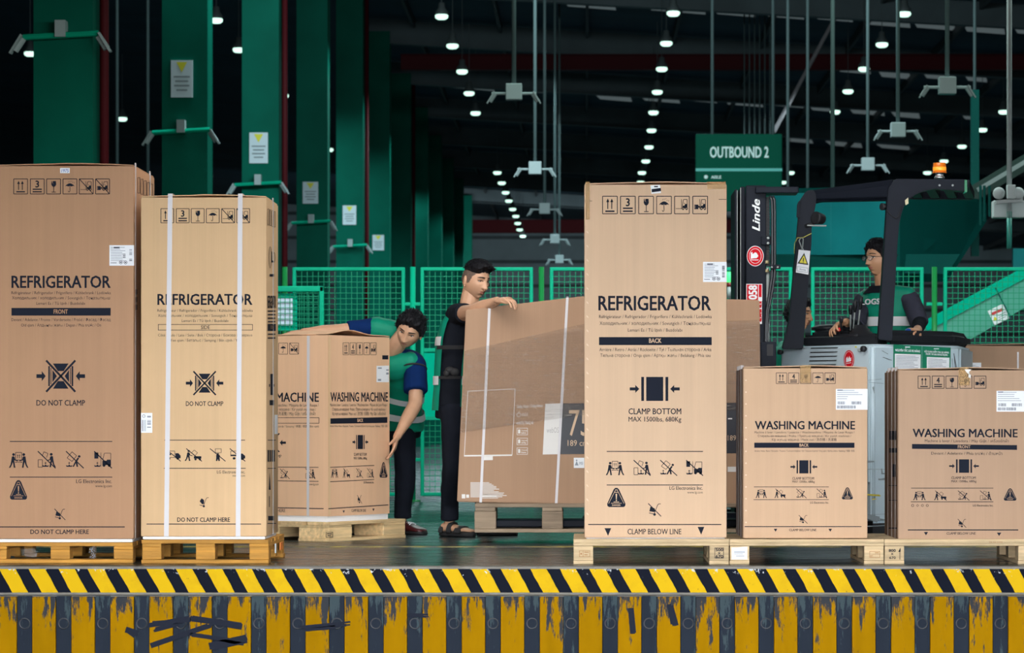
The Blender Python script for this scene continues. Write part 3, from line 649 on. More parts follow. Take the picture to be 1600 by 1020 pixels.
def pic_umbrella(g):
    pic_frame(g); g.poly([(.17, .50), (.25, .60), (.40, .68), (.5, .70), (.60, .68), (.75, .60), (.83, .50), (.72, .54), (.61, .49), (.5, .54), (.39, .49), (.28, .54)]); g.pl([(.5, .54), (.5, .2), (.45, .14), (.40, .17), (.39, .22)], .035)
    for u, v in ((.40, .76), (.50, .78), (.60, .80), (.68, .72), (.78, .70)): g.line(u, v, u+.04, v+.07, .02)
def forklift(g, fork):
    g.poly([(.52, .34), (.52, .46), (.66, .46), (.70, .56), (.86, .56), (.86, .40), (.86, .32), (.52, .32)]); g.circ(.58, .31, .085); g.circ(.80, .31, .085); g.circ(.58, .31, .035, 1, 1); g.circ(.80, .31, .035, 1, 1)
    g.pl([(.53, .46), (.60, .80), (.84, .80), (.84, .56)], .035); g.line(.47, .28, .47, .82, .03); g.line(.62, .6, .70, .6, .03)
    if fork: g.line(.10, .30, .48, .30, .03)
    else: g.rect(.12, .27, .38, .52); g.rect(.155, .30, .175, .49, 1, 1); g.line(.38, .4, .5, .4, .08)
def pic_fork(no):
    def f(g):
        pic_frame(g); forklift(g, True)
        if no: g.line(.03, .97, .97, .03, .05)
    return f
def pic_clampt(no):
    def f(g):
        pic_frame(g); forklift(g, False)
        if no: g.line(.03, .97, .97, .03, .05)
    return f
def man(g, x, y, sx, h=.8):
    """walking figure, arms held forward; sx = facing"""
    g.circ(x+sx*.03, y+h*.92, .075); g.poly([(x-sx*.10, y+h*.42), (x-sx*.06, y+h*.78), (x+sx*.06, y+h*.80), (x+sx*.07, y+h*.42)])
    g.poly([(x+sx*.02, y+h*.78), (x+sx*.09, y+h*.74), (x+sx*.12, y+h*.56), (x+sx*.27, y+h*.50), (x+sx*.25, y+h*.44), (x+sx*.06, y+h*.52)])
    g.poly([(x-sx*.10, y+h*.44), (x, y+h*.44), (x-sx*.06, y+h*.2), (x-sx*.14, y), (x-sx*.22, y), (x-sx*.13, y+h*.22)])
    g.poly([(x-sx*.02, y+h*.44), (x+sx*.08, y+h*.44), (x+sx*.10, y+h*.2), (x+sx*.13, y), (x+sx*.04, y), (x+sx*.02, y+h*.2)])
def drop_mark(g, x, y):
    g.poly([(x-.13, y), (x+.15, y), (x+.19, y+.10), (x+.08, y+.06), (x+.01, y+.14), (x-.05, y+.06), (x-.16, y+.10)]); g.line(x+.01, y+.16, x+.01, y+.28, .03); g.poly([(x-.05, y+.23), (x+.07, y+.23), (x+.01, y+.15)])
def slash(g): g.line(.04, .97, .98, .02, .055)
def pic_carry(g):
    man(g, .2, .05, 1); man(g, .80, .05, -1); g.fr(.34, .48, .66, .90, .03)
    for u in (.45, .55): g.line(u, .58, u, .74, .03); g.poly([(u-.04, .72), (u+.04, .72), (u, .80)])
    g.line(.34, .36, .66, .36, .03); g.poly([(.30, .36), (.37, .40), (.37, .32)]); g.poly([(.70, .36), (.63, .40), (.63, .32)])
def pic_tip(g):
    g.fr(.06, .08, .28, .50, .03); g.pl([(.28, .72), (.36, .94), (.58, .84), (.5, .62)], .03); man(g, .78, .08, -1, .78); drop_mark(g, .44, .1); slash(g)
def pic_lift(g):
    g.pl([(.10, .60), (.36, .94), (.60, .72), (.36, .40), (.10, .60)], .03); g.circ(.74, .68, .07); g.poly([(.54, .44), (.66, .62), (.74, .58), (.64, .42)]); g.poly([(.54, .44), (.64, .44), (.68, .1), (.60, .1), (.56, .3), (.46, .1), (.38, .1)]); drop_mark(g, .2, .1); slash(g)
def pic_stacker(g):
    g.rect(.05, .56, .26, .90); g.pl([(.5, .50), (.58, .86), (.92, .86), (.92, .5)], .03); g.poly([(.48, .2), (.48, .44), (.70, .44), (.72, .50), (.93, .50), (.93, .2)]); g.circ(.56, .18, .08); g.circ(.84, .18, .08); g.line(.40, .12, .40, .9, .025); drop_mark(g, .2, .1); slash(g)
def pic_truck(g):
    g.fr(.12, .30, .62, .78, .035); g.poly([(.66, .25), (.66, .62), (.84, .62), (.97, .44), (.97, .25)]); g.circ(.28, .22, .08); g.circ(.80, .22, .08); g.rect(.2, .48, .4, .6); slash(g)
def pic_cart(g):
    man(g, .16, .05, 1, .8); g.pl([(.34, .62), (.52, .86), (.72, .66), (.55, .42)], .03); g.rect(.50, .22, .95, .40); g.circ(.60, .16, .07); g.circ(.86, .16, .07); slash(g)
def pic_head(g):
    g.fr(.36, .66, .72, .95, .03); g.circ(.52, .56, .07); g.poly([(.42, .28), (.42, .50), (.64, .50), (.62, .28)]); g.poly([(.42, .30), (.62, .30), (.64, .04), (.56, .04), (.52, .2), (.48, .04), (.40, .04)]); slash(g)
def pic_van(g):
    g.rect(.08, .40, .58, .50); g.fr(.10, .5, .5, .78, .03); g.poly([(.56, .22), (.56, .6), (.80, .6), (.97, .42), (.97, .22)]); g.circ(.30, .24, .09); g.circ(.80, .2, .09); slash(g)
def pic_dolly(no):
    def f(g):
        g.poly([(.12, .62), (.30, .90), (.52, .72), (.52, .40), (.36, .34)]) if not no else g.poly([(.12, .40), (.20, .74), (.50, .62), (.56, .42), (.46, .34)])
        g.pl([(.48, .24), (.72, .86), (.80, .95), (.95, .95)], .045); g.circ(.50, .16, .10); g.line(.10, .28, .42, .2, .05)
        if no: g.line(.04, .98, .98, .02, .06)
    return f
def pic_warning(g):
    g.poly([(.44, .98), (.56, .98), (.64, .90), (.98, .16), (.96, .05), (.88, .0), (.12, .0), (.04, .05), (.02, .16), (.36, .90)])
    for a, b in (((.47, .90), (.10, .18)), ((.53, .90), (.90, .18))): g.line(*a, *b, .022, 1, 1)
    g.poly([(.46, .68), (.54, .68), (.52, .40), (.48, .40)], 1, 1); g.circ(.5, .34, .035, 1, 1); g.rect(.36, .245, .64, .275, 1, 1); g.rect(.22, .185, .78, .205, 1, 1); g.rect(.40, .74, .60, .77, 1, 1); g.rect(.44, .86, .56, .89, 1, 1)
    a, b = g.T(.28, .06); c, d = g.T(.72, .13); g.p.text('DANGER', a, c, b, b-d, .03, 1, g.L+1)
def pic_clamp(g):
    g.rect(.33, .02, .67, .98); g.rect(.23, .02, .285, .98); g.rect(.715, .02, .77, .98); arrows(g)
def arrows(g):
    g.poly([(0, .44), (.11, .44), (.11, .34), (.19, .5), (.11, .66), (.11, .56), (0, .56)]); g.poly([(1, .44), (.89, .44), (.89, .34), (.81, .5), (.89, .66), (.89, .56), (1, .56)])
def pic_noclamp(g):
    arrows(g); g.poly([(.34, .90), (.66, .90), (.56, .66), (.44, .66)]); g.poly([(.34, .10), (.66, .10), (.56, .34), (.44, .34)]); g.poly([(.33, .70), (.42, .5), (.33, .30)]); g.poly([(.67, .70), (.58, .5), (.67, .30)])
    g.line(.26, .18, .26, .82, .04); g.line(.74, .18, .74, .82, .04); g.line(.30, .24, .30, .76, .02); g.line(.70, .24, .70, .76, .02)
    g.line(.20, 1.0, .80, 0, .05); g.line(.20, 0, .80, 1.0, .05)

# ------------------------------------------------------------------ cartons
class Carton:
    def __init__(s, label, px0, px1, pyt, pyb, d, depth, k, taper=0, name='appliance_carton', foam=None, cat='carton', group=None):
        s.d = d; y = d+CAM[1]; s.a = W(px0, pyb, d); s.b = W(px1, pyt, d); s.k = KR[k]
        s.t = thing(name, label, cat, ((s.a.x+s.b.x)/2, y+depth/2, s.a.z if foam is None else W(0, foam, d).z), group=group)
        s.p0 = (0, y, 0); s.n = (0, -1, 0); s.y = y; s.depth = depth
        o = MB().box(s.a.x, s.b.x, y, y+depth, s.a.z, s.b.z, .006).build('carton_body', s.k, s.t); auto_smooth(o, 30)
        fl = MB()
        for (ya, yb, lift) in ((y+.004, y+depth*.496, .010), (y+depth*.504, y+depth-.004, .008)):
            n = 10; xs = np.linspace(s.a.x+.004, s.b.x-.004, n+1)
            for i in range(n):
                z0 = s.b.z+.0005+lift*math.sin(PI*i/n)*(.7 if i < n/2 else 1); z1 = s.b.z+.0005+lift*math.sin(PI*(i+1)/n)*(.7 if i+1 < n/2 else 1)
                fl.prism([(xs[i], ya, z0), (xs[i+1], ya, z1), (xs[i+1], ya, z1+.005), (xs[i], ya, z0+.005)], (0, yb-ya, 0))
        fl.build('top_flap', s.k, s.t)
        if foam is not None:
            zf = W(0, foam, d).z
            MB().box(s.a.x+.008, s.b.x-.008, y+.008, y+depth-.008, zf, s.a.z, .006).build('foam_base', FOAM, s.t)
    def P(s, name='lettering'):
        p = Print(name, s.t, s.p0, s.n, [INK, s.k]); p.split = name == 'lettering'; return p
    def pic(s, f, x0, y0, x1, y1, name='pictogram'):
        p = s.P(name); g = Pic(p, x0, y0, x1-x0, y1-y0); f(g); return p.build()
    def row(s, fs, xs, y0, y1, w):
        for f, x in zip(fs, xs): s.pic(f, x, y0, x+w, y1)
    def label(s, x0, y0, x1, y1, kind=0, label='white shipping label', wrap=0):
        a = W(x0, y1, s.d); b = W(x1, y0, s.d)
        o = MB().box(a.x, b.x+wrap, s.y-.0022, s.y-.0006, a.z, b.z).build('shipping_label', WHITE, s.t, label=label)
        p = Print('label_print', o, (0, s.y-.0022, 0), (0, -1, 0), [mat('label_grey', (.25, .28, .34)), mat('label_dark', (.06, .07, .11))], .0007)
        w, h = x1-x0, y1-y0; R = random.Random(int(x0*7+y0))
        if kind == 0:      # tall label with rows of type, two roundels, side barcode
            for k in range(9): p.rect(x0+w*.06, y0+h*(.10+k*.08), x0+w*(.45+R.random()*.22), y0+h*(.125+k*.08))
            p.rect(x0+w*.18, y0+h*.08, x0+w*.42, y0+h*.15, 1)
            for k in range(14): 
                if R.random() < .75: p.rect(x0+w*.82, y0+h*(.2+k*.042), x0+w*.93, y0+h*(.2+k*.042)+h*R.uniform(.015, .035), 1)
            for k in range(5): p.rect(x0+w*.55, y0+h*(.42+k*.045), x0+w*.66, y0+h*(.445+k*.045), 1)
            for u in (.47, .66): p.ring(x0+w*u, y0+h*.84, h*.09, h*.025, 1); p.rect(x0+w*u-h*.04, y0+h*.81, x0+w*u+h*.04, y0+h*.87, 1)
            p.rect(x0+w*.05, y0+h*.85, x0+w*.3, y0+h*.88, 1)
        elif kind == 1:    # wide label with two barcodes along the foot
            for k in range(5): p.rect(x0+w*.04, y0+h*(.06+k*.1), x0+w*(.35+R.random()*.5), y0+h*(.085+k*.1))
            p.rect(x0+w*.05, y0+h*.04, x0+w*.22, y0+h*.08, 1)
            for (a0, a1, b0, b1) in ((.06, .30, .60, .74), (.5, .82, .60, .74), (.04, .64, .80, .94)):
                u = a0
                while u < a1:
                    q = R.uniform(.006, .018); p.rect(x0+w*u, y0+h*b0, x0+w*(u+q), y0+h*b1, 1); u += q+R.uniform(.006, .016)
        else:              # small upright label, print turned on its side
            for k in range(12):
                if R.random() < .8: p.rect(x0+w*.55, y0+h*(.15+k*.055), x0+w*.88, y0+h*(.15+k*.055)+h*R.uniform(.015, .045), 1)
            for k in range(3): p.rect(x0+w*(.10+k*.13), y0+h*.35, x0+w*(.15+k*.13), y0+h*.92, k == 0)
            p.ring(x0+w*.25, y0+h*.16, w*.14, w*.04, 1)
        p.build(); return o
    def strap(s, xt, xb, yt, yb, w=.024, top=True):
        a = W(xt, yt, s.d); b = W(xb, yb, s.d); m = MB()
        m.prism([(a.x-w/2, s.y-.003, a.z), (a.x+w/2, s.y-.003, a.z), (b.x+w/2, s.y-.003, b.z), (b.x-w/2, s.y-.003, b.z)], (0, .0024, 0))
        if top: m.box(a.x-w/2, a.x+w/2, s.y-.003, s.y+s.depth+.003, s.b.z+.016, s.b.z+.0185); m.box(a.x-w/2, a.x+w/2, s.y-.003, s.y-.0006, a.z+.0005, s.b.z+.016)
        return m.build('strap', STRAP, s.t, label='white packing strap')
    def tape(s, x0, x1, y0, y1, jag=False):
        a = W(x0, y1, s.d); b = W(x1, y0, s.d); m = MB(); m.box(a.x, b.x, s.y-.0022, s.y-.0004, a.z, s.b.z+.012); m.box(a.x, b.x, s.y-.0022, s.y+s.depth, s.b.z+.0125, s.b.z+.0137)
        return m.build('packing_tape', TAPE, s.t)
FR = ['Réfrigérateur / Refrigerador / Frigorífero / Kühlschrank / Lodówka', 'Холодильник / холодильник / Sovutgich / Тоңазытқыш', 'Lemari Es / Tủ lạnh / Buzdolabı']
SIX = [pic_up, pic_stack('3'), pic_glass, pic_umbrella, pic_fork(True), pic_clampt(True)]
SIXB = [pic_up, pic_stack('3'), pic_glass, pic_umbrella, pic_fork(False), pic_clampt(False)]
FIVE = [pic_up, pic_stack('4'), pic_glass, pic_umbrella, pic_clampt(False)]

# ---- left refrigerator carton (front panel)
c = Carton('tall refrigerator carton marked FRONT, with a small 1975 sticker, leftmost', -4, 209, 259, 842, 15.0, .72, 'a', foam=847.5, group='refrigerator cartons')
CA = c
p = c.P(); p.text('REFRIGERATOR', 18, 173, 449.5, 18.5, .022)
p.text(FR[0], 18, 173, 459.5, 4.4, .006); p.text(FR[1], 19, 172, 467.5, 4.4, .006); p.text(FR[2], 57, 133, 476, 4.4, .006)
p.rect(18, 481, 173, 493); p.text('FRONT', 84, 106, 490, 6.5, .02, 1, 1)
p.text('Devant / Adelante / Fronte / Vorderseite / Przód / Фасад / Фасад', 18, 173, 501.5, 4.4, .006); p.text('Old qism / Алдыңғы жағы / Depan / Phía trước / Ön', 33, 158, 510, 4.4, .006)
p.text('DO NOT CLAMP', 57, 133, 633.5, 8.5, .015)
p.rect(15.5, 689, 175.5, 690.2); p.rect(15.5, 744.6, 175.5, 745.8)
p.text('LG Electronics Inc.', 119, 175, 754.5, 5.6, .012); p.text('www.lg.com', 149, 175, 761, 4, .006)
p.rect(-3, 822.3, 195, 823.8); p.text('DO NOT CLAMP HERE', 47.5, 139, 834, 6.6, .015); p.build()
c.row(SIX, [21, 47, 72.5, 98, 123.5, 149], 279, 303.5, 22.6)
c.pic(pic_noclamp, 57, 563, 133, 612)
c.row([pic_carry, pic_tip, pic_lift, pic_stacker], [14.5, 58, 102, 146], 704, 732, 29.5)
c.pic(pic_warning, 15, 749.5, 43, 780.5, 'warning_triangle'); c.pic(pic_dolly(True), 84.5, 794.5, 102.5, 812.5)
c.label(171, 383, 209, 415, 0, wrap=.002)
a_, b_ = W(94, 270.5, 15), W(109, 262.5, 15)
st = MB().box(a_.x, b_.x, c.y-.002, c.y-.0006, a_.z, b_.z).build('number_sticker', WHITE, c.t, label='small white sticker handwritten 1975')
Print('sticker_number', st, (0, c.y-.002, 0), (0, -1, 0), [BLUEINK]).text('1975', 96, 107.5, 269.3, 5.4, .01, shear=.2).build()
# right side face of it
sp = Print('side_print', c.t, (c.b.x, 0, 0), (1, 0, 0), [INK, KSHADE])
for k in range(5): x = 214.5+k*5; sp.frame(x, 277+k*2.6, x+4, 302+k*1.6, .6)
for k in range(3): sp.rect(211, 452+k*12, 214, 460+k*12)
sp.build()
MB().box(c.b.x-.003, c.b.x+.0015, c.y+.05, c.y+.075, c.a.z, c.b.z+.02).build('strap', STRAP, c.t, label='white packing strap'); MB().box(c.b.x-.003, c.b.x+.0015, c.y+.55, c.y+.575, c.a.z, c.b.z+.02).build('strap', STRAP, c.t, label='white packing strap')

# ---- second refrigerator carton (side panel, two straps)
c = Carton('pale refrigerator carton marked SIDE, bound with two white straps', 220, 416.5, 308, 838, 14.95, .56, 'b', foam=843, group='refrigerator cartons')
CB = c
p = c.P(); p.text('REFRIGERATOR', 246, 394.5, 476, 16.5, .022)
p.text(FR[0], 246, 395, 487, 4, .006); p.text(FR[1], 247, 394, 495, 4, .006); p.text(FR[2], 284, 357, 503, 4, .006)
p.frame(247, 506.5, 395, 516, .8); p.text('SIDE', 314, 328, 514, 5.6, .012)
p.text('Côté / Lado / Lato / Seite / Bok / Сторона / Бокова поверхня', 247, 394, 525.5, 4, .006); p.text('Yon qism / Беталыс / Samping / Bên cạnh / Yan', 266, 376, 533.5, 4, .006)
p.text('DO NOT CLAMP', 290.5, 349, 634, 7, .015)
p.rect(257, 687, 383, 688); p.rect(256, 731, 384, 732); p.text('LG Electronics Inc.', 339, 383, 739.5, 4.6, .012); p.text('www.lg.com', 363, 383, 744.5, 3.2, .006)
p.text('DO NOT CLAMP HERE', 277, 359.5, 815, 6.6, .015); p.rect(229, 818, 408, 819.2); p.build()
c.row(SIX, [251, 275, 298.5, 322, 346, 369.5], 325.5, 348.5, 21)
c.pic(pic_noclamp, 290.5, 580, 349, 617)
c.row([pic_truck, pic_cart, pic_head, pic_van], [257, 290, 327, 358], 700, 721, 26)
c.pic(pic_dolly(False), 310, 776.5, 327, 793.5)
c.label(220.3, 645, 238, 676, 2)
c.strap(266, 260, 308, 838); c.strap(375.5, 372, 308, 838)
sx_ = c.b.x
sp = Print('side_print', c.t, (sx_, 0, 0), (1, 0, 0), [INK, KSHADE])
for k in range(4): x = 417.6+k*3.3; sp.frame(x, 326+k*1.4, x+2.6, 352+k, .5)
sp.ring(421.8, 402, 2.2, .7, 0, 0, 16, 17); sp.rect(424, 393, 424.8, 410); sp.rect(424, 407, 427, 410); sp.ring(428, 402, 1.8, .6, 0, 0, 14, 8); sp.rect(421, 428, 428, 432)
sp.text('REFRIGERATOR', 417.5, 430.5, 481, 19, .02)
for k in range(4): sp.rect(418, 485+k*5.5, 430, 487+k*5.5)
sp.rect(417.8, 506, 430.5, 517); sp.text('FRONT', 422, 427, 514, 6, .02, 1, 1)
for k in range(2): sp.rect(418, 521+k*6, 430, 523+k*6)
for q in ((422.2, 584, 426, 617), (420, 600, 421.5, 604), (426.8, 600, 428.3, 604), (421, 625, 428, 633), (418, 687, 430.5, 688), (418, 731, 430.5, 732)): sp.rect(*q)
for k in range(4): sp.rect(418+k*3, 703, 420+k*3, 721)
sp.poly([(419.5, 765), (422.5, 765), (421, 738)]); sp.rect(420, 775, 421, 792); sp.rect(418.6, 806, 428, 813); sp.rect(417.6, 817, 431, 818.2); sp.build()
a_ = MB().box(sx_+.0005, sx_+.002, c.y+.38, c.y+.52, W(0, 678, 15.4).z, W(0, 648, 15.4).z).build('shipping_label', WHITE, c.t, label='white shipping label')
MB().box(sx_-.003, sx_+.0015, c.y+.30, c.y+.325, c.a.z, c.b.z+.02).build('strap', STRAP, c.t, label='white packing strap')

# ---- middle refrigerator carton (back panel)
c = Carton('tall refrigerator carton marked BACK, standing alone in the middle', 913, 1135.5, 288, 840, 14.95, .70, 'c', foam=843, group='refrigerator cartons')
CC = c
p = c.P(); p.text('REFRIGERATOR', 935, 1111, 484.5, 22, .022)
p.text(FR[0], 936, 1112, 497, 5, .006); p.text(FR[1], 937, 1110, 507.5, 5, .006); p.text(FR[2], 981, 1066, 518, 5, .006)
p.rect(936, 526.5, 1112, 539); p.text('BACK', 1014, 1033.5, 535.5, 6.8, .02, 1, 1)
p.text('Arrière / Retro / Atrás / Rückseite / Tył / Тыльная сторона / Arka', 936.5, 1111.5, 548.5, 5, .006); p.text('Тильна сторона / Orqa qism / Артқы жағы / Belakang / Phía sau', 938, 1110, 557.5, 4.8, .006)
p.text('CLAMP BOTTOM', 982, 1064.5, 647, 9, .015); p.text('MAX 1500lbs, 680Kg', 982, 1064.5, 658.5, 7.4, .01)
p.rect(948, 704.5, 1098.5, 705.8); p.rect(948, 757, 1098.5, 758.2); p.text('LG Electronics Inc.', 1046, 1098, 765, 5.4, .012); p.text('www.lg.com', 1074, 1098, 770.8, 3.6, .006)
p.rect(919, 818.5, 1127, 820); p.text('CLAMP BELOW LINE', 980.5, 1064.5, 834.5, 8.4, .012)
p.poly([(944.5, 825), (955, 825), (950, 837)]); p.poly([(1090, 823), (1100.5, 823), (1095.5, 835)]); p.build()
c.row(SIXB, [941, 969, 997.5, 1025.5, 1053.5, 1082], 306, 334.5, 24)
c.pic(pic_clamp, 984, 588, 1062, 627)
c.row([pic_carry, pic_tip, pic_lift, pic_stacker], [947, 989, 1030.5, 1071], 718, 743.5, 28)
c.pic(pic_warning, 948, 761.5, 978, 792, 'warning_triangle'); c.pic(pic_dolly(True), 1012, 786, 1033.5, 807)
c.label(1098.5, 409, 1134.8, 440.5, 0, wrap=.002)
c.tape(1105, 1134, 290, 295.5); c.tape(915, 921.5, 289, 343)
a_, b_ = W(1018, 304, 14.95), W(1033, 288.5, 14.95)
st = MB().prism([(a_.x, c.y-.002, a_.z+.004), (b_.x, c.y-.002, a_.z+.008), (b_.x-.006, c.y-.002, b_.z), (a_.x-.006, c.y-.002, b_.z-.004)], (0, .0014, 0)).build('code_sticker', WHITE, c.t, label='small white barcode sticker')
q = Print('sticker_bars', st, (0, c.y-.002, 0), (0, -1, 0), [INK]); q.poly([(1018, 295.5), (1032.5, 293.5), (1033, 298.5), (1018.5, 300.5)]); q.rect(1022, 290.5, 1028, 292.5); q.build()
p = c.P('fold_mark'); p.rect(912.8, 313.6, 925, 314.4); p.rect(1123, 311, 1135, 311.8); p.build()
p = Print('edge_staple', c.t, c.p0, c.n, [mat('raw_edge', (.78, .60, .44), rough=.8)])
for k in range(21): y = 360+k*22; p.poly([(916.5, y), (919.5, y+3), (919.5, y+5), (916.5, y+3)])
p.build()

# ---- right-hand washing machine cartons
WM1 = ['Machine à laver / Lavadora / Lavatrice / Waschmaschine / Máquina de Lavar Roupa /', 'Стиральная машина / Pralka / Пральна машина / Kir yuvish mashinasi /', 'Кір жуғыш машина / Mesin cuci / 洗衣機 / 洗濯機']
c = Carton('washing machine carton marked BACK, in front of the white truck body', 1161.5, 1355.5, 575, 841, 14.9, .64, 'd', name='appliance_carton', group='washing machine cartons')
CD_ = c
p = c.P(); p.text('WASHING MACHINE', 1179.5, 1336, 670.5, 12.6, .022)
p.text(WM1[0], 1179, 1335, 676.8, 3.2, .008); p.text(WM1[1], 1184, 1330, 682.5, 3.2, .008); p.text(WM1[2], 1206, 1307, 688.5, 3.6, .008)
p.rect(1178.5, 691.5, 1335, 699.5); p.text('BACK', 1249, 1263.5, 697.6, 4.6, .02, 1, 1)
p.text('Arrière / Atrás / Retro / Rückseite / Traseira / Тыльная сторона / Tył / Тильна сторона / Orqa qism / Артқы жағы / Belakang / 背面 / 背面', 1179, 1335, 705.5, 2.4, .008)
p.text('CLAMP BOTTOM', 1238, 1272, 749.3, 4, .012); p.text('MAX 1500lbs, 680kg', 1238, 1273, 754, 3.4, .01)
p.rect(1178, 760.2, 1295, 761); p.rect(1177.5, 780, 1295, 780.8); p.text('LG Electronics Inc.', 1266, 1295, 786.5, 3, .015)
p.rect(1163.5, 822, 1346, 823.2); p.text('CLAMP BELOW LINE', 1233, 1275.5, 829.5, 3.6, .012); p.poly([(1209, 826), (1214.5, 826), (1211.8, 830.5)]); p.poly([(1294.5, 826), (1300, 826), (1297.3, 830.5)]); p.build()
c.row(FIVE, [1212.5, 1231.5, 1250.5, 1269.5, 1288.5], 582, 599.5, 17)
c.pic(pic_clamp, 1235, 718.5, 1277, 740)
c.row([pic_carry, pic_cart, pic_lift, pic_tip], [1181, 1211, 1243.5, 1275.5], 763, 778.5, 17)
c.pic(pic_warning, 1315, 761, 1333, 780, 'warning_triangle'); c.pic(pic_dolly(True), 1247.5, 804.5, 1262, 818)
c.label(1306, 607.5, 1355, 640, 1, wrap=.002)
c.tape(1250, 1267, 574, 598)
p = Print('edge_staple', c.t, c.p0, c.n, [MATS['raw_edge'], mat('plastic_scrap', (.75, .75, .75), rough=.3)])
for k in range(13): p.circ(1165.5, 594+k*18.5, 1.2)
p.build()
lx = c.a.x
MB().box(lx-.004, lx, c.y+.004, c.y+c.depth-.004, c.a.z+.004, c.b.z-.004).build('side_panel', KSHADE, c.t)  # dark sheet paints the shade on this side of the carton
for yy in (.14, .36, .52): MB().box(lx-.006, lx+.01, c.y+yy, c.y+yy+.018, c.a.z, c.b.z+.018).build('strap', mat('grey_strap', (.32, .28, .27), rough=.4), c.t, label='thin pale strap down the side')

c = Carton('washing machine carton marked FRONT, rightmost', 1403.5, 1611, 578, 843, 14.9, .64, 'e', group='washing machine cartons')
CE = c
p = c.P(); p.text('WASHING MACHINE', 1426, 1590, 682.5, 12.6, .022, slope=.003)
p.text('Machine à laver / Lavadora / Máy Giặt / เครื่องซักผ้า', 1445, 1576, 690.5, 4.2, .008, slope=.004)
p.poly([(1425, 693.5), (1425, 701), (1589, 702.8), (1589, 695.3)]); p.text('FRONT', 1496.5, 1516.5, 700.3, 4.8, .02, 1, 1)
p.text('Devant / Adelante / Phía trước / ด้านหน้า', 1455, 1566, 710, 4.2, .008, slope=.006)
p.text('CLAMP BOTTOM', 1486.5, 1524.5, 748.3, 4, .012); p.text('MAX 1500lbs, 680kg', 1486.5, 1525.5, 753.4, 3.4, .01)
p.rect(1423.5, 762, 1552, 762.8); p.rect(1423, 783.4, 1552, 784.4); p.text('LG Electronics Inc.', 1520, 1552, 791, 3, .015)
for k in range(4): p.ring(1426+k*7.6, 789.5, 2.2, .7, 0, 0, 3+k if k else 12)
p.rect(1418.5, 827, 1591, 828.6); p.text('CLAMP BELOW LINE', 1479, 1524.5, 835, 3.8, .012); p.poly([(1443.5, 831), (1450, 831), (1446.8, 836.2)]); p.poly([(1557.5, 832), (1564.5, 832), (1561, 837.2)]); p.build()
c.row(FIVE, [1434, 1456, 1477.5, 1499.5, 1521.5], 587, 607, 19.5)
c.pic(pic_clamp, 1483, 717, 1529.5, 739)
c.row([pic_carry, pic_cart, pic_lift, pic_tip], [1427, 1460.5, 1496, 1530.5], 766, 782, 19)
c.pic(pic_warning, 1568, 762.5, 1588.5, 782, 'warning_triangle'); c.pic(pic_dolly(True), 1496, 810.5, 1510, 824.5)
c.label(1557, 610.5, 1605, 643, 1)
c.tape(1498, 1515, 577, 602)
sc_ = Print('plastic_scrap', c.t, c.p0, c.n, [MATS['plastic_scrap']], .004); sc_.poly([(1507, 577), (1518, 577), (1514, 581), (1513, 589), (1516, 591), (1517, 586), (1511.5, 583), (1509, 580)]); sc_.build()
lx = c.a.x
MB().box(lx-.004, lx, c.y+.004, c.y+c.depth-.004, c.a.z+.004, c.b.z-.004).build('side_panel', KSHADE, c.t)  # shade of the left side laid on as a dark sheet
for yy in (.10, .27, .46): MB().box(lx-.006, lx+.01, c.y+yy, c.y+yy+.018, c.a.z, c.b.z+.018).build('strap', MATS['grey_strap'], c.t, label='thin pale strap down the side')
sp = Print('side_print', c.t, (lx-.004, 0, 0), (-1, 0, 0), [INK]); 
for q in ((1390, 673, 1401, 687), (1390, 700, 1402, 707), (1395, 725, 1400, 745), (1389, 758, 1402, 759), (1389, 781, 1402, 782), (1389, 824, 1402, 826)): sp.rect(*q)
sp.build()

# ---- washing machine carton standing cornerwise, held by the bending worker
C0 = W(512.5, 806.5, 17.66); e1 = Vector((.533, .846, 0)); e2 = Vector((-.846, .533, 0)); n1 = (.846, -.533, 0); n2 = (-.533, -.846, 0)
zt = C0.z+1.112; CW_, CL_ = .638, .74
t = thing('appliance_carton', 'washing machine carton set cornerwise on a pallet, gripped by the bending worker', 'carton', C0+(e1*CW_+e2*CL_)/2, group='washing machine cartons')
b0 = Vector((C0.x, C0.y, C0.z)); foot = [b0, b0+e1*CW_, b0+e1*CW_+e2*CL_, b0+e2*CL_]
MB().prism(foot, (0, 0, 1.112)).build('carton_body', KR['w'], t)
ff = [q-(Vector((0, 0, .035)))+(Vector(((t.location.x-q.x)*.02, (t.location.y-q.y)*.02, 0))) for q in foot]
o = MB().prism(ff, (0, 0, .0345)).build('foam_base', FOAM, t)
for s0 in (0, 1):
    m = MB(); n = 12
    for i in range(n):
        u0, u1 = i/n, (i+1)/n; lift = lambda u: .034*math.sin(PI*min(1, max(0, u)))*(.55+.45*math.sin(2*PI*u+1.0*s0))*(1-.9*s0)+.004
        A = b0+e2*CL_*(.5*s0); B = e2*CL_*.497; zv = Vector((0, 0, 1.1125))
        m.prism([A+e1*CW_*u0+zv+Vector((0, 0, lift(u0))), A+e1*CW_*u1+zv+Vector((0, 0, lift(u1))), A+e1*CW_*u1+zv+Vector((0, 0, lift(u1)+.005)), A+e1*CW_*u0+zv+Vector((0, 0, lift(u0)+.005))], B)
    m.build('top_flap', KR['w'], t)
K3 = [INK, KR['w']]
def P3(name='lettering', n=n1):
    p = Print(name, t, C0, n, K3); p.split = name == 'lettering'; return p
def pic3(f, x0, y0, x1, y1, name='pictogram', n=n1): p = P3(name, n); f(Pic(p, x0, y0, x1-x0, y1-y0)); p.build()
p = P3(); p.text('WASHING MACHINE', 516, 606, 627, 14, .022)
p.text(WM1[0], 515.5, 605.5, 634.5, 4.4, .008); p.text(WM1[1], 519, 603, 641.5, 4.4, .008); p.text(WM1[2]+' / Máy Giặt / เครื่องซักผ้า', 519, 602.5, 648.5, 4.6, .008)
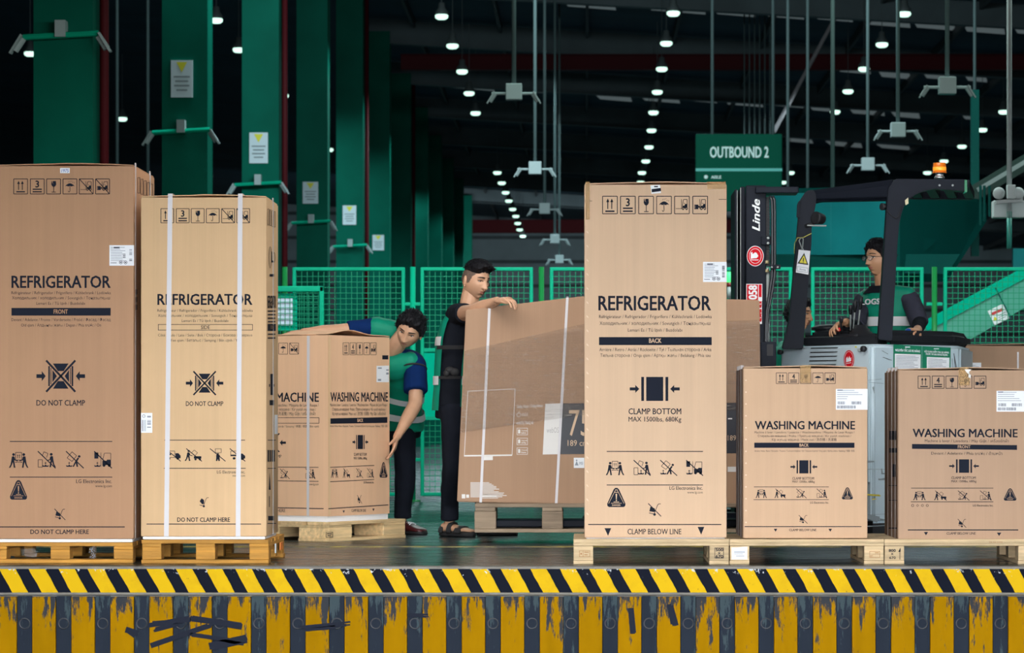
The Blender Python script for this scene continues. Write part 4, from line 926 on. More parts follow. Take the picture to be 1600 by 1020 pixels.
p.poly([(516, 653.5), (516, 662), (605, 660.5), (605, 651.5)]); p.text('BACK', 558, 567, 659, 5, .02, 1, 1)
p.text('Arrière / Atrás / Retro / Rückseite / Traseira / Тыльная сторона / Tył / Orqa qism / Belakang / 背面 / 背面', 515.5, 605, 667, 3, .008)
p.text('CLAMP BOTTOM', 552.5, 572.5, 712, 4.4, .012); p.text('MAX 1500lbs, 680kg', 552.5, 573, 717.5, 3.6, .01)
p.line(515.5, 730, 584.5, 727, 1); p.line(515.5, 752.5, 584.5, 749, 1); p.text('LG Electronics Inc.', 568, 584, 755, 3.2, .015)
p.line(512.8, 794.6, 606.5, 788.6, 1.3); p.text('CLAMP BELOW LINE', 549, 571.5, 799.5, 4.4, .012); p.poly([(535, 797.5), (538.5, 797.3), (536.8, 801.5)]); p.poly([(581.5, 794.5), (585, 794.3), (583.2, 798.5)])
p.rect(597, 555, 606.5, 561.5); p.build()
for f, x in zip(FIVE, [535.5, 546.5, 557, 568, 578.5]): pic3(f, x, 535, x+9.4, 554.5)
pic3(pic_clamp, 550.5, 679, 575, 702)
for f, x in zip([pic_carry, pic_cart, pic_lift, pic_tip], [517, 536, 556, 573]): pic3(f, x, 731, x+11, 747)
pic3(pic_warning, 592.5, 721.5, 605.5, 746, 'warning_triangle'); pic3(pic_dolly(True), 557.5, 773, 565.5, 787)
q = P3('shipping_label'); q.mats = [WHITE, MATS['label_grey']]; q.poly([(588, 571.5), (588, 597), (607.5, 597), (607.5, 571)]); o = q.build('white shipping label')
q = P3('label_print'); q.mats = [MATS['label_grey']]; q.parent = t; q.rect(590, 574, 596, 576, 0, 1); q.rect(590, 592, 595, 595, 0, 1); q.rect(603, 577, 607, 579, 0, 1); q.rect(603, 582, 607, 585, 0, 1); q.build()
p = P3('lettering', n2); p.text('MACHINE', 432, 498.5, 627.5, 14, .022); p.text('Waschmaschine / Máquina de Lavar Roupa /', 420, 498, 635, 4.4, .008); p.text('Пральна машина / Kir yuvish mashinasi /', 418, 494, 641.5, 4.4, .008); p.text('洗衣機 / 洗濯機 / Máy Giặt / เครื่องซักผ้า', 418, 493, 648.5, 4.6, .008)
p.frame(400, 652, 499, 661.5, .8); p.text('Trái / Izquierda / Samping / 側面 / 側面 / Bên cạnh', 420, 498.5, 667.5, 3, .008); p.text('DO NOT CLAMP', 401, 440, 715, 4.6, .012)
p.line(410, 729.5, 498, 730, 1); p.line(410, 750.5, 498, 752, 1); p.text('www.lg.com', 482, 498, 758, 3.4, .01); p.line(405, 792.5, 506, 794.5, 1.3); p.text('DO NOT CLAMP HERE', 390, 446, 800, 5.2, .012); p.build()
for f, x in zip([pic_glass, pic_umbrella, pic_clampt(True)], [418, 435.5, 452.5]): pic3(f, x, 535.5, x+14.5, 553.5, n=n2)
pic3(pic_noclamp, 396, 677, 447, 706, n=n2); pic3(pic_lift, 437, 731.5, 453, 748.5, n=n2); pic3(pic_tip, 477, 731, 493, 748.5, n=n2)
st = Print('strap', t, C0, n2, [STRAP], .003); st.poly([(480, 524.5), (484.5, 524.5), (483.5, 806), (479.5, 805.5)]); st.build('white packing strap')
st = Print('corner_tape', t, C0, n1, [mat('corner_tape', (.70, .47, .27), rough=.35)], .001); st.poly([(512.6, 526), (516.5, 526), (516.5, 804.5), (512.8, 805.5)]); st.build()
# ------------------------------------------------------------------ pallets
def wood(name, col): return mat(name, col, rough=.75, var=.28, vscale=3, stretch=(1.2, 14, 14), rnd=.16, bump=.25, bscale=20, bstretch=(1, 12, 12), dirt=tuple(c*.35 for c in col)+(1,), dscale=1.6, dlo=.56, dhi=.85)
WO = wood('orange_wood', (.50, .235, .035)); WL = wood('light_wood', (.57, .42, .245)); WP = wood('pine_wood', (.70, .50, .26)); WG = wood('grey_wood', (.30, .22, .15))
def pallet(label, origin, w, d, h, m, rotz=0, blocks=3, bw=.1, deck=.02, string=.016, bottom=.02, gap=.035, nb=5, group='wooden pallets', solid=False):
    """origin = front left foot; local x along the front, y back"""
    t = thing('wooden_pallet', label, 'pallet', origin, rotz, group); R = random.Random(int(abs(origin[0])*1000)); J = lambda a: R.uniform(-a, a)
    bd = (d-gap*(nb-1))/nb
    for k in range(nb):
        y0 = k*(bd+gap)
        MB().box(J(.003), w+J(.003), y0, y0+bd, h-deck, h+J(.001), .003).build('deck_board', m, t, world=False)
    xs = [i*(w-bw)/(blocks-1) for i in range(blocks)]; ys = [0, (d-bw)/2, d-bw]
    for x in xs:
        MB().box(x+.002, x+bw-.002, .002, d-.002, h-deck-string, h-deck-.0005, .002).build('stringer', m, t, world=False)
        for y in ys: MB().box(x+J(.003), x+bw+J(.003), y+.003+J(.002), y+bw+J(.003), bottom, h-deck-string-.0005, .004).build('block', m, t, world=False)
    for y in (ys[0], ys[2]):
        if bottom > 0: MB().box(J(.004), w+J(.004), y, y+bw, 0, bottom-.0005, .003).build('bottom_board', m, t, world=False)
    return t
def fp(px, d): return (px-VX)/FPX*d
Y1 = -.03
z1 = W(0, 846.8, 14.97).z; pa = pallet('old orange-brown pallet under the leftmost refrigerator carton', (fp(-20, 14.97), Y1, 0), fp(208, 14.97)-fp(-20, 14.97), .8, z1-.0015, WO, bw=.103, group='orange-brown pallets')
z2 = W(0, 842.6, 14.92).z; pb = pallet('orange-brown pallet under the strapped refrigerator carton', (fp(221.5, 14.92), Y1-.05, 0), fp(420, 14.92)-fp(221.5, 14.92), .78, z2-.0015, WO, bw=.103, group='orange-brown pallets')
MB().box(fp(420, 14.92)-.001, fp(420, 14.92)+.004, .46, .58, .045, .085).build('orange_tag', mat('orange_tag', (.85, .22, .02), rough=.5), pb, label='orange tag stapled to the block')
MB().box(fp(420, 14.92)-.001, fp(420, 14.92)+.004, .22, .26, .04, .09).build('paper_tag', WHITE, pb, label='small white paper tag')
def light_pallet(x0, x1, label, zt, d0):
    t = thing('wooden_pallet', label, 'pallet', (fp(x0, d0), d0+CAM[1], 0), 0, 'light new pallets on the right'); w = fp(x1, d0)-fp(x0, d0); h = zt; m = WL
    R = random.Random(x0)
    for k in range(4): MB().box(0, w, k*.20, k*.20+.175, h-.019, h, .002).build('deck_board', m, t, world=False)
    for y in (0, .34, .67): MB().box(0, w, y, y+.10, h-.034, h-.0195, .002).build('cross_board', m, t, world=False)
    for x in (0, w-.104):
        for y in (.001, .34, .67): MB().box(x+R.uniform(0, .002), x+.102, y, y+.098, .018, h-.0345, .003).build('block', m, t, world=False)
        MB().box(x, x+.102, 0, .77, 0, .0175, .002).build('bottom_board', m, t, world=False)
    return t
dL = 14.86
zl = W(0, 842.3, dL).z
p5 = light_pallet(896, 1139.5, 'pale wooden pallet under the middle refrigerator carton', zl, dL)
p6 = light_pallet(1140, 1381.5, 'pale wooden pallet with a white label, under the carton marked BACK', zl, dL)
p7 = light_pallet(1382, 1622, 'pale wooden pallet stencilled 800 x 670, under the rightmost carton', zl, dL)
BURN = mat('burnt_stamp', (.36, .17, .06), rough=.7)
def stamp(t, name='stamp'): return Print(name, t, (0, dL+CAM[1]+.0005, 0), (0, -1, 0), [BURN, INK, WHITE, MATS['label_grey']], .0016)
p = stamp(p5); p.frame(905, 860, 922, 870, .7); p.line(911, 860, 911, 870, .7); p.rect(913, 862, 920, 863.2); p.rect(913, 866, 918, 867.2); p.circ(908, 865, 1.4)
p.frame(1116.5, 855.5, 1131, 872, .8, 1); p.text('500', 1118, 1130, 861, 4.4, .03, 1); p.text('X', 1121.5, 1126, 866, 3.6, .03, 1); p.text('670', 1118, 1130, 871.3, 4.4, .03, 1); p.build()
p = stamp(p6, 'paper_label'); p.poly([(1143, 855.5), (1143, 874), (1167.5, 874), (1167.5, 854)], 2); p.rect(1147, 861.5, 1164, 863, 3, 1); p.rect(1147, 864.5, 1161, 865.5, 3, 1); p.rect(1150, 868, 1163, 869, 3, 1); p.build('white paper label')
p = stamp(p6); p.frame(1358.5, 861, 1375, 871, .7); p.line(1364, 866, 1375, 866, .6); p.text('HT', 1360, 1364, 870, 3.4, .02); p.rect(1367, 863, 1373, 864.2); p.build()
p = stamp(p7); p.text('800', 1388.5, 1399.5, 862, 4.2, .03, 1); p.text('X', 1392, 1396, 867, 3.4, .03, 1); p.text('670', 1389.5, 1399.5, 873, 3.8, .02, 1); p.line(1406, 857, 1406, 874, .9, 1); p.poly([(1403.5, 862), (1407, 862), (1407, 855)], 1)
p.text('T0-12-1774', 1545, 1566, 847.8, 1.8, .02, 0); p.build()
yaw = math.atan2(.846, .533)
o3 = C0-(e1+e2)*.035
pc = pallet('pine pallet set cornerwise under the washing machine carton being moved', (o3.x, o3.y, 0), .80, 1.0, ff[0].z-.0015, WP, rotz=yaw, blocks=2, bw=.235, deck=.019, string=.014, bottom=.019, group=None)
p = Print('stamp', None, (o3.x, o3.y, 0), n1, [INK], .004); p.frame(508.5, 831, 519.5, 839.5, .8); p.rect(510, 833, 518, 834.4); p.rect(511, 836, 516, 837.2)
st = p.build(); st.parent = pc; st.matrix_parent_inverse = (Matrix.Translation(pc.location) @ Matrix.Rotation(yaw, 4, 'Z')).inverted()

def film_scrap(label, px, py, d, w, h, seed):
    c = W(px, py, d); n = 8; V = []; R = random.Random(seed)
    for j in range(n+1):
        for i in range(n+1):
            u, v = i/n-.5, j/n; q = noise.noise(Vector((u*4+seed, v*4, seed)))
            V.append((c.x+u*w*(1-.5*v)+q*.02, c.y+noise.noise(Vector((u*7, v*7, seed+5)))*.03, max(.021, c.z-v*h+q*.012)))
    F = [(j*(n+1)+i, j*(n+1)+i+1, (j+1)*(n+1)+i+1, (j+1)*(n+1)+i) for j in range(n) for i in range(n)]
    m = mat('clear_scrap', (.6, .64, .66), rough=.35, spec=.2); m.node_tree.nodes['Principled BSDF'].inputs['Alpha'].default_value = .30
    o = mesh_obj('plastic_scrap', [Vector(v)-c for v in V], F, m); o.location = c; tag(o, label, 'plastic scrap')
film_scrap('crumpled clear plastic scrap in the first opening of the leftmost pallet', 47, 857, 15.15, .10, .06, 3)
film_scrap('strip of clear plastic hanging in the second opening of the leftmost pallet', 145, 853, 15.05, .045, .085, 9)

# ------------------------------------------------------------------ television carton, pushed about by the standing worker and the truck
TD = 17.6; TY = TD+CAM[1]
t = thing('television_carton', 'large flat television carton wrapped in stretch film, on a raised pallet', 'carton', W(950, 788, TD))
TV = t; KT = KR['t']
ol = [(714, 784), (1189, 794), (1187, 468.5), (912, 462.5), (728, 484)]
bm = MB(); P0 = [W(a, b, TD) for a, b in ol]; bm.prism(P0, (0, .22, 0)); o = bm.build('carton_body', KT, t)
bmm = bmesh.new(); bmm.from_mesh(o.data); bmesh.ops.bevel(bmm, geom=bmm.edges[:], offset=.006, segments=2, affect='EDGES'); bmm.to_mesh(o.data); bmm.free(); auto_smooth(o, 30)
TW = mat('print_white', (.72, .70, .68), rough=.55); TB = mat('print_black', srgb(36, 37, 46), rough=.45); TT = mat('print_tan', (.60, .42, .28), rough=.6); TGREY = mat('print_grey', (.42, .40, .40), rough=.6)
p = Print('printed_panel', t, (0, TY, 0), (0, -1, 0), [TW, TB, TT, TGREY], .0012)
p.poly([(852, 631), (848, 710), (874, 709.5), (878, 630)], 0); p.poly([(878, 630), (874, 709.5), (1152, 708), (1152, 629)], 1)
p.text('webOS', 854, 873, 676, 8.5, -.004, 3, 1); p.text('75', 889, 922, 680.5, 40, -.02, 2, 1, shear=.02); p.text('189 cm/75 inch', 887, 955, 696.5, 9, .0, 2, 1)
p.rect(1137.5, 653, 1144, 655, 0, 1); p.text('189', 1137, 1150, 688, 8, 0, 2, 1); p.rect(1137, 729, 1150, 737, 0)
p.build()
p = Print('line_print', t, (0, TY, 0), (0, -1, 0), [TW, TGREY], .0012)
p.pline([(731, 611), (725.5, 711.5)], .8); p.line(731, 611, 805, 607.5, .8); p.line(805, 607.5, 800, 711.5, .8); p.line(725, 712, 800, 711, 2.2); p.poly([(754, 713), (754, 719), (770, 718.6), (770, 712.5)])
p.text('Dolby Vision / Dolby Atmos', 808, 848, 637, 4.6, .01, slope=-.03); p.text('AI ThinQ 4K', 815, 825, 650, 4.4, .01, slope=-.03); p.ring(810.5, 648, 3.4, .8); p.text('webOS | ThinQ AI', 807, 833, 663, 5, .01, slope=-.02)
for y, s_ in ((668.5, 'Chromecast built-in'), (684, 'Works with AirPlay'), (699, 'Works with Home')):
    p.frame(807.5, y, 824.5, y+11, .6); p.rect(809.5, y+2.5, 813, y+8.5); a_, b_ = s_.rsplit(' ', 1); p.text(a_, 814.5, 823.5, y+5, 2, .02); p.text(b_, 814.5, 822, y+8.8, 2.6, .02)
R = random.Random(5)
for k in range(12): p.rect(735, 753.5+k*2.0, 735+22+R.uniform(0, 12)+k*2.4, 754.5+k*2.0)
for k in range(3): p.rect(752, 774+k*2.8-2, 752+22+R.uniform(0, 8), 774.8+k*2.8-2)
p.rect(721.5, 772, 727, 778.5); p.rect(728.5, 772.5, 733, 777.5); p.build()
a_, b_ = W(896.5, 731, TD), W(935, 715, TD); MB().box(a_.x, b_.x, TY-.0022, TY-.0008, a_.z, b_.z).build('white_label', WHITE, t, label='white label with small symbols')
p = Print('label_print', t, (0, TY-.0022, 0), (0, -1, 0), [MATS['label_grey']], .001); p.poly([(898, 727), (904, 727), (901, 720)]); p.circ(901, 719, 1.2); p.text('IMEI', 905, 911, 726, 4.5, .01); p.build()
for (xa, ya, xb, yb) in ((765, 477, 751, 785), (886.5, 465, 869, 787)):
    a_, b_ = W(xa, ya, TD), W(xb, yb, TD); w = .008
    m = MB().prism([(a_.x-w, TY-.003, a_.z), (a_.x+w, TY-.003, a_.z), (b_.x+w, TY-.003, b_.z), (b_.x-w, TY-.003, b_.z)], (0, .002, 0)); m.box(a_.x-w, a_.x+w, TY-.003, TY+.2, a_.z+.002, a_.z+.005)
    m.build('strap', STRAP, t, label='white packing strap')
def film_mat():
    m = bpy.data.materials.new('stretch_film'); m.use_nodes = True; nt = m.node_tree; N = nt.nodes; L = nt.links; b = N['Principled BSDF']
    b.inputs['Base Color'].default_value = (.40, .36, .33, 1); b.inputs['Roughness'].default_value = .14
    tc = N.new('ShaderNodeTexCoord')
    def ns(sc_, st, lo, hi, o0, o1, rot=.07):
        mp = N.new('ShaderNodeMapping'); mp.inputs['Scale'].default_value = st; mp.inputs['Rotation'].default_value = (0, rot, 0); L.new(tc.outputs['Object'], mp.inputs[0])
        n = N.new('ShaderNodeTexNoise'); n.inputs['Scale'].default_value = sc_; n.inputs['Detail'].default_value = 6; n.inputs['Roughness'].default_value = .6; L.new(mp.outputs[0], n.inputs[0])
        r = N.new('ShaderNodeMapRange'); r.inputs[1].default_value = lo; r.inputs[2].default_value = hi; r.inputs[3].default_value = o0; r.inputs[4].default_value = o1; L.new(n.outputs[0], r.inputs[0]); return n.outputs[0], r.outputs[0]
    h, al = ns(4.0, (.8, 1, 30), .40, .72, .09, .17); _, br = ns(6, (1.6, 1, 30), .605, .68, 0, .6)
    cm = N.new('ShaderNodeMixRGB'); L.new(br, cm.inputs[0]); cm.inputs[1].default_value = (.20, .155, .125, 1); cm.inputs[2].default_value = (.85, .82, .78, 1); L.new(cm.outputs[0], b.inputs['Base Color'])  # dark reflection and white glints of the film painted into its colour
    a = N.new('ShaderNodeMath'); a.operation = 'ADD'; a.use_clamp = True; L.new(al, a.inputs[0]); L.new(br, a.inputs[1]); L.new(a.outputs[0], b.inputs['Alpha'])
    bp = N.new('ShaderNodeBump'); bp.inputs['Strength'].default_value = .5; bp.inputs['Distance'].default_value = .012; L.new(h, bp.inputs['Height']); L.new(bp.outputs[0], b.inputs['Normal'])
    return m
FILM = film_mat()
q = [W(726, 548, TD-.02), W(912, 506, TD-.02), W(1188, 500, TD-.02), W(1189, 640, TD-.02), W(912, 648, TD-.02), W(720, 676, TD-.02)]
MB().prism(q, (0, .0015, 0)).build('stretch_wrap', FILM, t, label='clear streaky stretch film')
# its pallet
t4d = 17.45
h4 = W(0, 786.5, t4d).z; b4 = W(0, 832, t4d).z
pt = pallet('weathered pallet raised under the television carton', (fp(742, t4d), t4d+CAM[1], b4), 1.75, .46, h4-b4-.0015, WG, blocks=5, bw=.125, deck=.022, string=.022, bottom=.022, nb=3, gap=.06, group=None)
# big carton behind the truck, right edge
c = Carton('brown carton with a white strap, behind the truck at the right edge', 1496, 1680, 540, 783, 20.6, .3, 't', cat='carton')
c.t['group'] = ''; del c.t['group']
c.label(1512, 566.5, 1533, 590, 1); c.strap(1590.5, 1590, 550, 783, .012, False)
a_ = pallet('pallet under the brown carton behind the truck', (c.a.x, c.y, 0), 1.0, .5, c.a.z-.001, WG, group=None, blocks=3) if c.a.z > .1 else None

# ------------------------------------------------------------------ reach truck
A, B, Cc = W(1220, 541, 19.08), W(1363.5, 532.5, 18.4), W(1501, 541, 18.82)
WHT = mat('truck_white', (.47, .58, .64), rough=.38, var=.10, vscale=2.5, dirt=(.30, .32, .32, 1), dscale=4, dlo=.64, dhi=.80)
GRYP = mat('truck_grey', (.52, .62, .68), rough=.42, var=.08, vscale=3)
t = thing('reach_truck', 'white and charcoal reach truck with overhead guard and orange beacon', 'forklift', (B.x, B.y+.5, 0)); RT = t
ztop = B.z
def at0(p, z): return Vector((p.x, p.y, z))
back = Vector((.25, 1.0, 0))
nAB = (Vector((B.y-A.y, A.x-B.x, 0))); nAB = -nAB.normalized() if nAB.y > 0 else nAB.normalized()
nBC = Vector((Cc.y-B.y, B.x-Cc.x, 0)); nBC = -nBC.normalized() if nBC.y > 0 else nBC.normalized()
body = MB(); ring = [A, B, Cc, Cc+back*.7, A+back*.7]
body.prism([at0(q, .085) for q in ring], (0, 0, ztop-.085-.02)); o = body.build('body_shell', WHT, t)
bmm = bmesh.new(); bmm.from_mesh(o.data); bmesh.ops.bevel(bmm, geom=bmm.edges[:], offset=.022, segments=3, affect='EDGES'); bmm.to_mesh(o.data); bmm.free(); auto_smooth(o, 40)
MB().prism([at0(q*.0+Vector((q.x*.98+.04, q.y+.03, 0)), .02) for q in ring], (0, 0, .09)).build('chassis_skirt', BLACK, t)
# left service panel with louvres
pl0 = A*.965+B*.035; pl1 = A*.03+B*.97
MB().prism([at0(pl0, .35)+nAB*.001, at0(pl1, .35)+nAB*.001, at0(pl1, ztop-.035)+nAB*.001, at0(pl0, ztop-.045)+nAB*.001], nAB*.012).build('service_panel', GRYP, t)
SLOT = mat('slot_dark', (.01, .012, .014), rough=.7)
for k in range(5):
    y = 543+k*6.6; p = Print('louvre', t, A, nAB, [SLOT], .0155); p.poly([(1270-k*.8, y+.2), (1269-k*.8, y+2), (1311-k*.8, y+1.0), (1313-k*.8, y-.6)]); p.build()
p = Print('round_sticker', t, A, nAB, [mat('sticker_red', (.60, .008, .018), rough=.6, spec=.1), WHITE], .016); p.circ(1329.3, 561.5, 8.2, 0, 0, 28, 14.5); p.poly([(1325, 566), (1325, 560), (1327, 557), (1328, 561), (1330, 556), (1331.5, 560), (1333, 558), (1333, 564)], 1, 1); p.line(1325, 568, 1333, 566.5, .8, 1, 1); p.ring(1329.3, 561.5, 7, .5, 1, 1, 28, 12.6); p.build('red round sticker')
def planept(px, py, p0, n): return Vector(onplane(px, py, p0, n))
for (px, py, r) in ((1224.5, 550, .018), (1355, 545, .020)):
    q = planept(px, py, A, nAB); MB().lathe(q+nAB*.01, nAB, [(0, r*.7), (.012, r*.7), (.014, r), (.034, r), (.038, r*.6)], 8).build('knob', BLACK, t, True)
q = planept(1347, 547, A, nAB); MB().lathe(q+nAB*.01, nAB, [(0, .012), (.02, .012), (.024, .006)], 12).build('key_switch', GREYSTEEL, t, True)
p = Print('scuff_mark', t, A, nAB, [YTRI], .016); p.rect(1338.5, 541, 1341.5, 543); p.build()
# right panel: notices, scuffs
GN = mat('notice_green', (.006, .20, .105), rough=.5)
for (xa, xb, ya, yb, t1, t2) in ((1395.5, 1440, 538, 540.5, 'NGUYÊN TẮC LÁI XE NÂNG', None), (1440.5, 1485, 540.6, 543, 'NỘI DUNG KIỂM TRA XE NÂNG', 'TRƯỚC VÀ SAU KHI SỬ DỤNG')):
    p = Print('notice_sheet', t, B, nBC, [GN, WHITE, MATS['label_grey']], .003)
    p.poly([(xa, ya), (xa-.5, 612), (xb-.5, 612), (xb, yb)]); p.text(t1, xa+3, xb-3, ya+10.5 if not t2 else ya+9.6, 3.4 if not t2 else 2.6, .03, 1, 1, .05)
    if t2: p.text(t2, xa+5, xb-5, ya+13.6, 2.6, .03, 1, 1, .05)
    p.rect(xa+18, ya+3.4, xa+26, ya+5, 1, 1)
    y0 = ya+14.5 if not t2 else ya+17
    p.poly([(xa+2 if not t2 else xa+7, y0), (xa+1.8 if not t2 else xa+6.8, 612), (xb-3, 612), (xb-2, y0+1.2)], 1, 1)
    for k in range(12): p.line(xa+4 if not t2 else xa+9, y0+3+k*2.3, xb-5-R.uniform(0, 9), y0+4+k*2.3, .7, 2, 2)
    p.build()
p = Print('scuff_mark', t, B, nBC, [mat('scuff_grey', (.22, .26, .28), rough=.6), mat('scuff_yellow', (.62, .50, .03), rough=.5), mat('scuff_black', (.03, .035, .04), rough=.6)], .0012)
for (x0, y0, x1, y1, w, k) in ((1378, 548, 1388, 553, .9, 2), (1380, 558, 1392, 563, .9, 2), (1356, 594, 1376, 592, .6, 0), (1358, 597, 1380, 599, .6, 2), (1364, 604, 1366, 614, 2, 0), (1354, 721, 1364, 721, 3, 0), (1355, 733, 1384, 733, .7, 0), (1377, 732, 1378, 740, 2, 0), (1378, 740, 1384, 740, 1, 2), (1372, 749, 1382, 748, 3, 0), (1490, 552, 1494, 575, 1.4, 2), (1488, 560, 1491, 585, .8, 0),
                               (1354, 773, 1374, 774, 2.4, 1), (1362, 780, 1368, 779, 1.6, 1), (1354, 807, 1372, 811, 9, 0), (1374, 811, 1382, 812, 3, 0), (1354, 804, 1382, 803, .7, 0), (1354, 822, 1384, 821, 2, 0)):
    for j in range(3): p.line(x0+R.uniform(-1, 1), y0+R.uniform(-1, 1)*w*.4, x1+R.uniform(-2, 2), y1+R.uniform(-1, 1)*w*.4, w*R.uniform(.35, .7), k, j*.1)
p.build()['kind'] = 'stuff'
q = planept(1393, 622, B, nBC); MB().lathe(q, nBC, [(0, .05), (.02, .05), (.03, .03)], 16).build('grip_hole', BLACK, t, True)
# black deck, console
DECK = mat('deck_black', srgb(24, 27, 33), rough=.55, var=.1)
def cap(pts, z0, z1, nm, m, bv=.02):
    o = MB().prism([at0(q, z0) for q in pts], (0, 0, z1-z0)).build(nm, m, t); bmm = bmesh.new(); bmm.from_mesh(o.data); bmesh.ops.bevel(bmm, geom=bmm.edges[:], offset=bv, segments=3, affect='EDGES'); bmm.to_mesh(o.data); bmm.free(); auto_smooth(o, 40); return o
cap([B+Vector((.10, .10, 0)), Cc+Vector((-.02, .02, 0)), Cc+back*.6, B+back*.6], ztop-.03, ztop+.075, 'rear_cover', DECK, .035)
D1, D2 = W(1253, 530, 19.0), W(1371, 530, 18.56)
cap([D1, D2, D2+back*.45, D1+back*.45], ztop-.03, ztop+.055, 'console', DECK, .02)
D1, D2 = W(1268, 520, 19.05), W(1330, 520, 18.85); cap([D1, D2, D2+back*.25, D1+back*.25], ztop+.03, ztop+.10, 'steering_pod', DECK, .025)
q = W(1296, 511, 19.12); MB().lathe(Vector((q.x, q.y, ztop+.09)), (0, 0, 1), [(0, .12), (.02, .12), (.035, .08), (.04, .02)], 24).build('steering_wheel', DECK, t, True)
q = W(1345, 520, 18.78); MB().lathe(Vector((q.x, q.y, ztop+.03)), (0, 0, 1), [(0, .09), (.02, .088), (.022, .075), (.04, .073), (.042, .06), (.06, .056), (.062, .045), (.085, .04)], 20).build('lever_boot', BLACK, t, True)
for (xb, yb, xt, yt) in ((1329, 508, 1329, 476), (1333, 508, 1337, 470), (1340, 509, 1346, 463), (1313, 513, 1315, 494)):
    a_, b_ = W(xb, yb+8, 18.8), W(xt, yt, 18.75); v = b_-a_
    lv = MB().tube([a_, a_+v*.97], .0055, 8).build('control_lever', GREYSTEEL if xb != 1313 else BLACK, t, True)
    MB().tube([a_+v*.62, a_+v*.68, a_+v*.85, a_+v*.98, a_+v*1.0], [.008, .012, .014, .012, .004], 10).build('lever_grip', DECK, lv, True)
q = W(1310.5, 515, 18.8); MB().ell(q, (.020, .020, .014)).build('red_button', mat('button_red', (.75, .03, .03), rough=.35), t, True)
q = W(1419.5, 519, 18.72); MB().ell(q, (.026, .026, .026)).tube([q+Vector((0, 0, -.06)), q], .01, 8).build('blue_knob', mat('knob_blue', (.01, .09, .45), rough=.3), t, True)
# overhead guard
def plate(pts, d, th, nm, m=DARKSTEEL, bv=.006):
    o = MB().prism([W(a, b, d if not isinstance(d, (list, tuple)) else d[i]) for i, (a, b) in enumerate(pts)], (0, th, 0)).build(nm, m, t)
    bmm = bmesh.new(); bmm.from_mesh(o.data); bmesh.ops.bevel(bmm, geom=bmm.edges[:], offset=bv, segments=2, affect='EDGES'); bmm.to_mesh(o.data); bmm.free(); auto_smooth(o, 35); return o
plate([(1250, 313), (1260, 298), (1271, 296), (1276, 305), (1275, 318), (1268.5, 350), (1268, 380), (1255, 545), (1222, 545), (1233, 500), (1245, 374)], 18.86, .10, 'guard_post')
plate([(1246, 318), (1250, 312), (1250, 340), (1245, 340)], 18.84, .05, 'guard_cap')
plate([(1388, 295), (1399, 279.3), (1510, 280), (1510, 299), (1462, 294.5), (1445, 298), (1432, 303), (1423, 309), (1414, 319), (1409, 332), (1405, 350), (1402.5, 380), (1394, 532), (1372.5, 530), (1381, 400), (1385, 340)], 18.45, .11, 'guard_post')
plate([(1268, 297), (1396, 280), (1396, 313), (1285, 315), (1272, 318)], (18.9, 18.52, 18.52, 18.88, 18.9), .08, 'guard_beam')
plate([(1270, 304), (1388, 290), (1388, 308), (1272, 312)], (18.88, 18.50, 18.50, 18.88), .02, 'beam_recess')
# roof bars running back from the beam
ra, rb = W(1398, 287, 18.55), W(1510, 287, 18.55)
for k in range(5):
    q = ra.lerp(rb, k/4); MB().bar(Vector((q.x-.012, q.y, q.z)), Vector((q.x+.15, q.y+.95, q.z)), .06, .05).build('roof_bar', DARKSTEEL, t)
MB().bar(ra+Vector((.1, .9, 0)), rb+Vector((.16, .95, 0)), .06, .06).build('roof_rear_bar', DARKSTEEL, t)
p = Print('guard_bolt', t, (0, 18.45+CAM[1], 0), (0, -1, 0), [GREYSTEEL], .002); [p.circ(x, 289.5, 1.7) for x in (1468, 1488.5)]; p.build()
a_ = W(1507, 300, 18.44); b_ = W(1511, 281, 18.44); MB().box(a_.x, b_.x, a_.y-.004, a_.y+.10, a_.z, b_.z).build('end_reflector', mat('green_glint', (.02, .20, .09), rough=.2), t)  # small green strip on the end of the guard beam
MB().tube([W(1385, 328, 18.44), W(1394, 338, 18.44), W(1400, 341, 18.44), W(1404, 338, 18.44), W(1408, 322, 18.44)], .003, 6).build('cable', BLACK, t, True)
MB().prism([W(1414, 313, 18.43), W(1419, 308.5, 18.43), W(1419.5, 318, 18.43), W(1415, 320.5, 18.43)], (0, .01, 0)).build('tape_scrap', mat('tape_cream', (.62, .58, .38), rough=.6), t)
# work lamps
q = W(1273, 341, 18.82); MB().lathe(q+Vector((.03, .02, 0)), (-.75, -.6, .1), [(-.05, .012), (-.03, .034), (.02, .042), (.035, .042), (.036, .035), (.03, .01)], 18).tube([q+Vector((.0, .03, -.03)), q+Vector((-.06, .03, -.05))], .012, 8).build('work_lamp', BLACK, t, True)
MB().tube([q+Vector((-.05, -.01, -.048)), q+Vector((.075, -.01, -.05))], .005, 6).build('lamp_bracket', GREYSTEEL, t)
q = W(1381.5, 323, 18.5); MB().lathe(q, (-.8, -.5, 0), [(-.03, .012), (0, .022), (.02, .024), (.021, .016)], 14).build('work_lamp', BLACK, t, True)
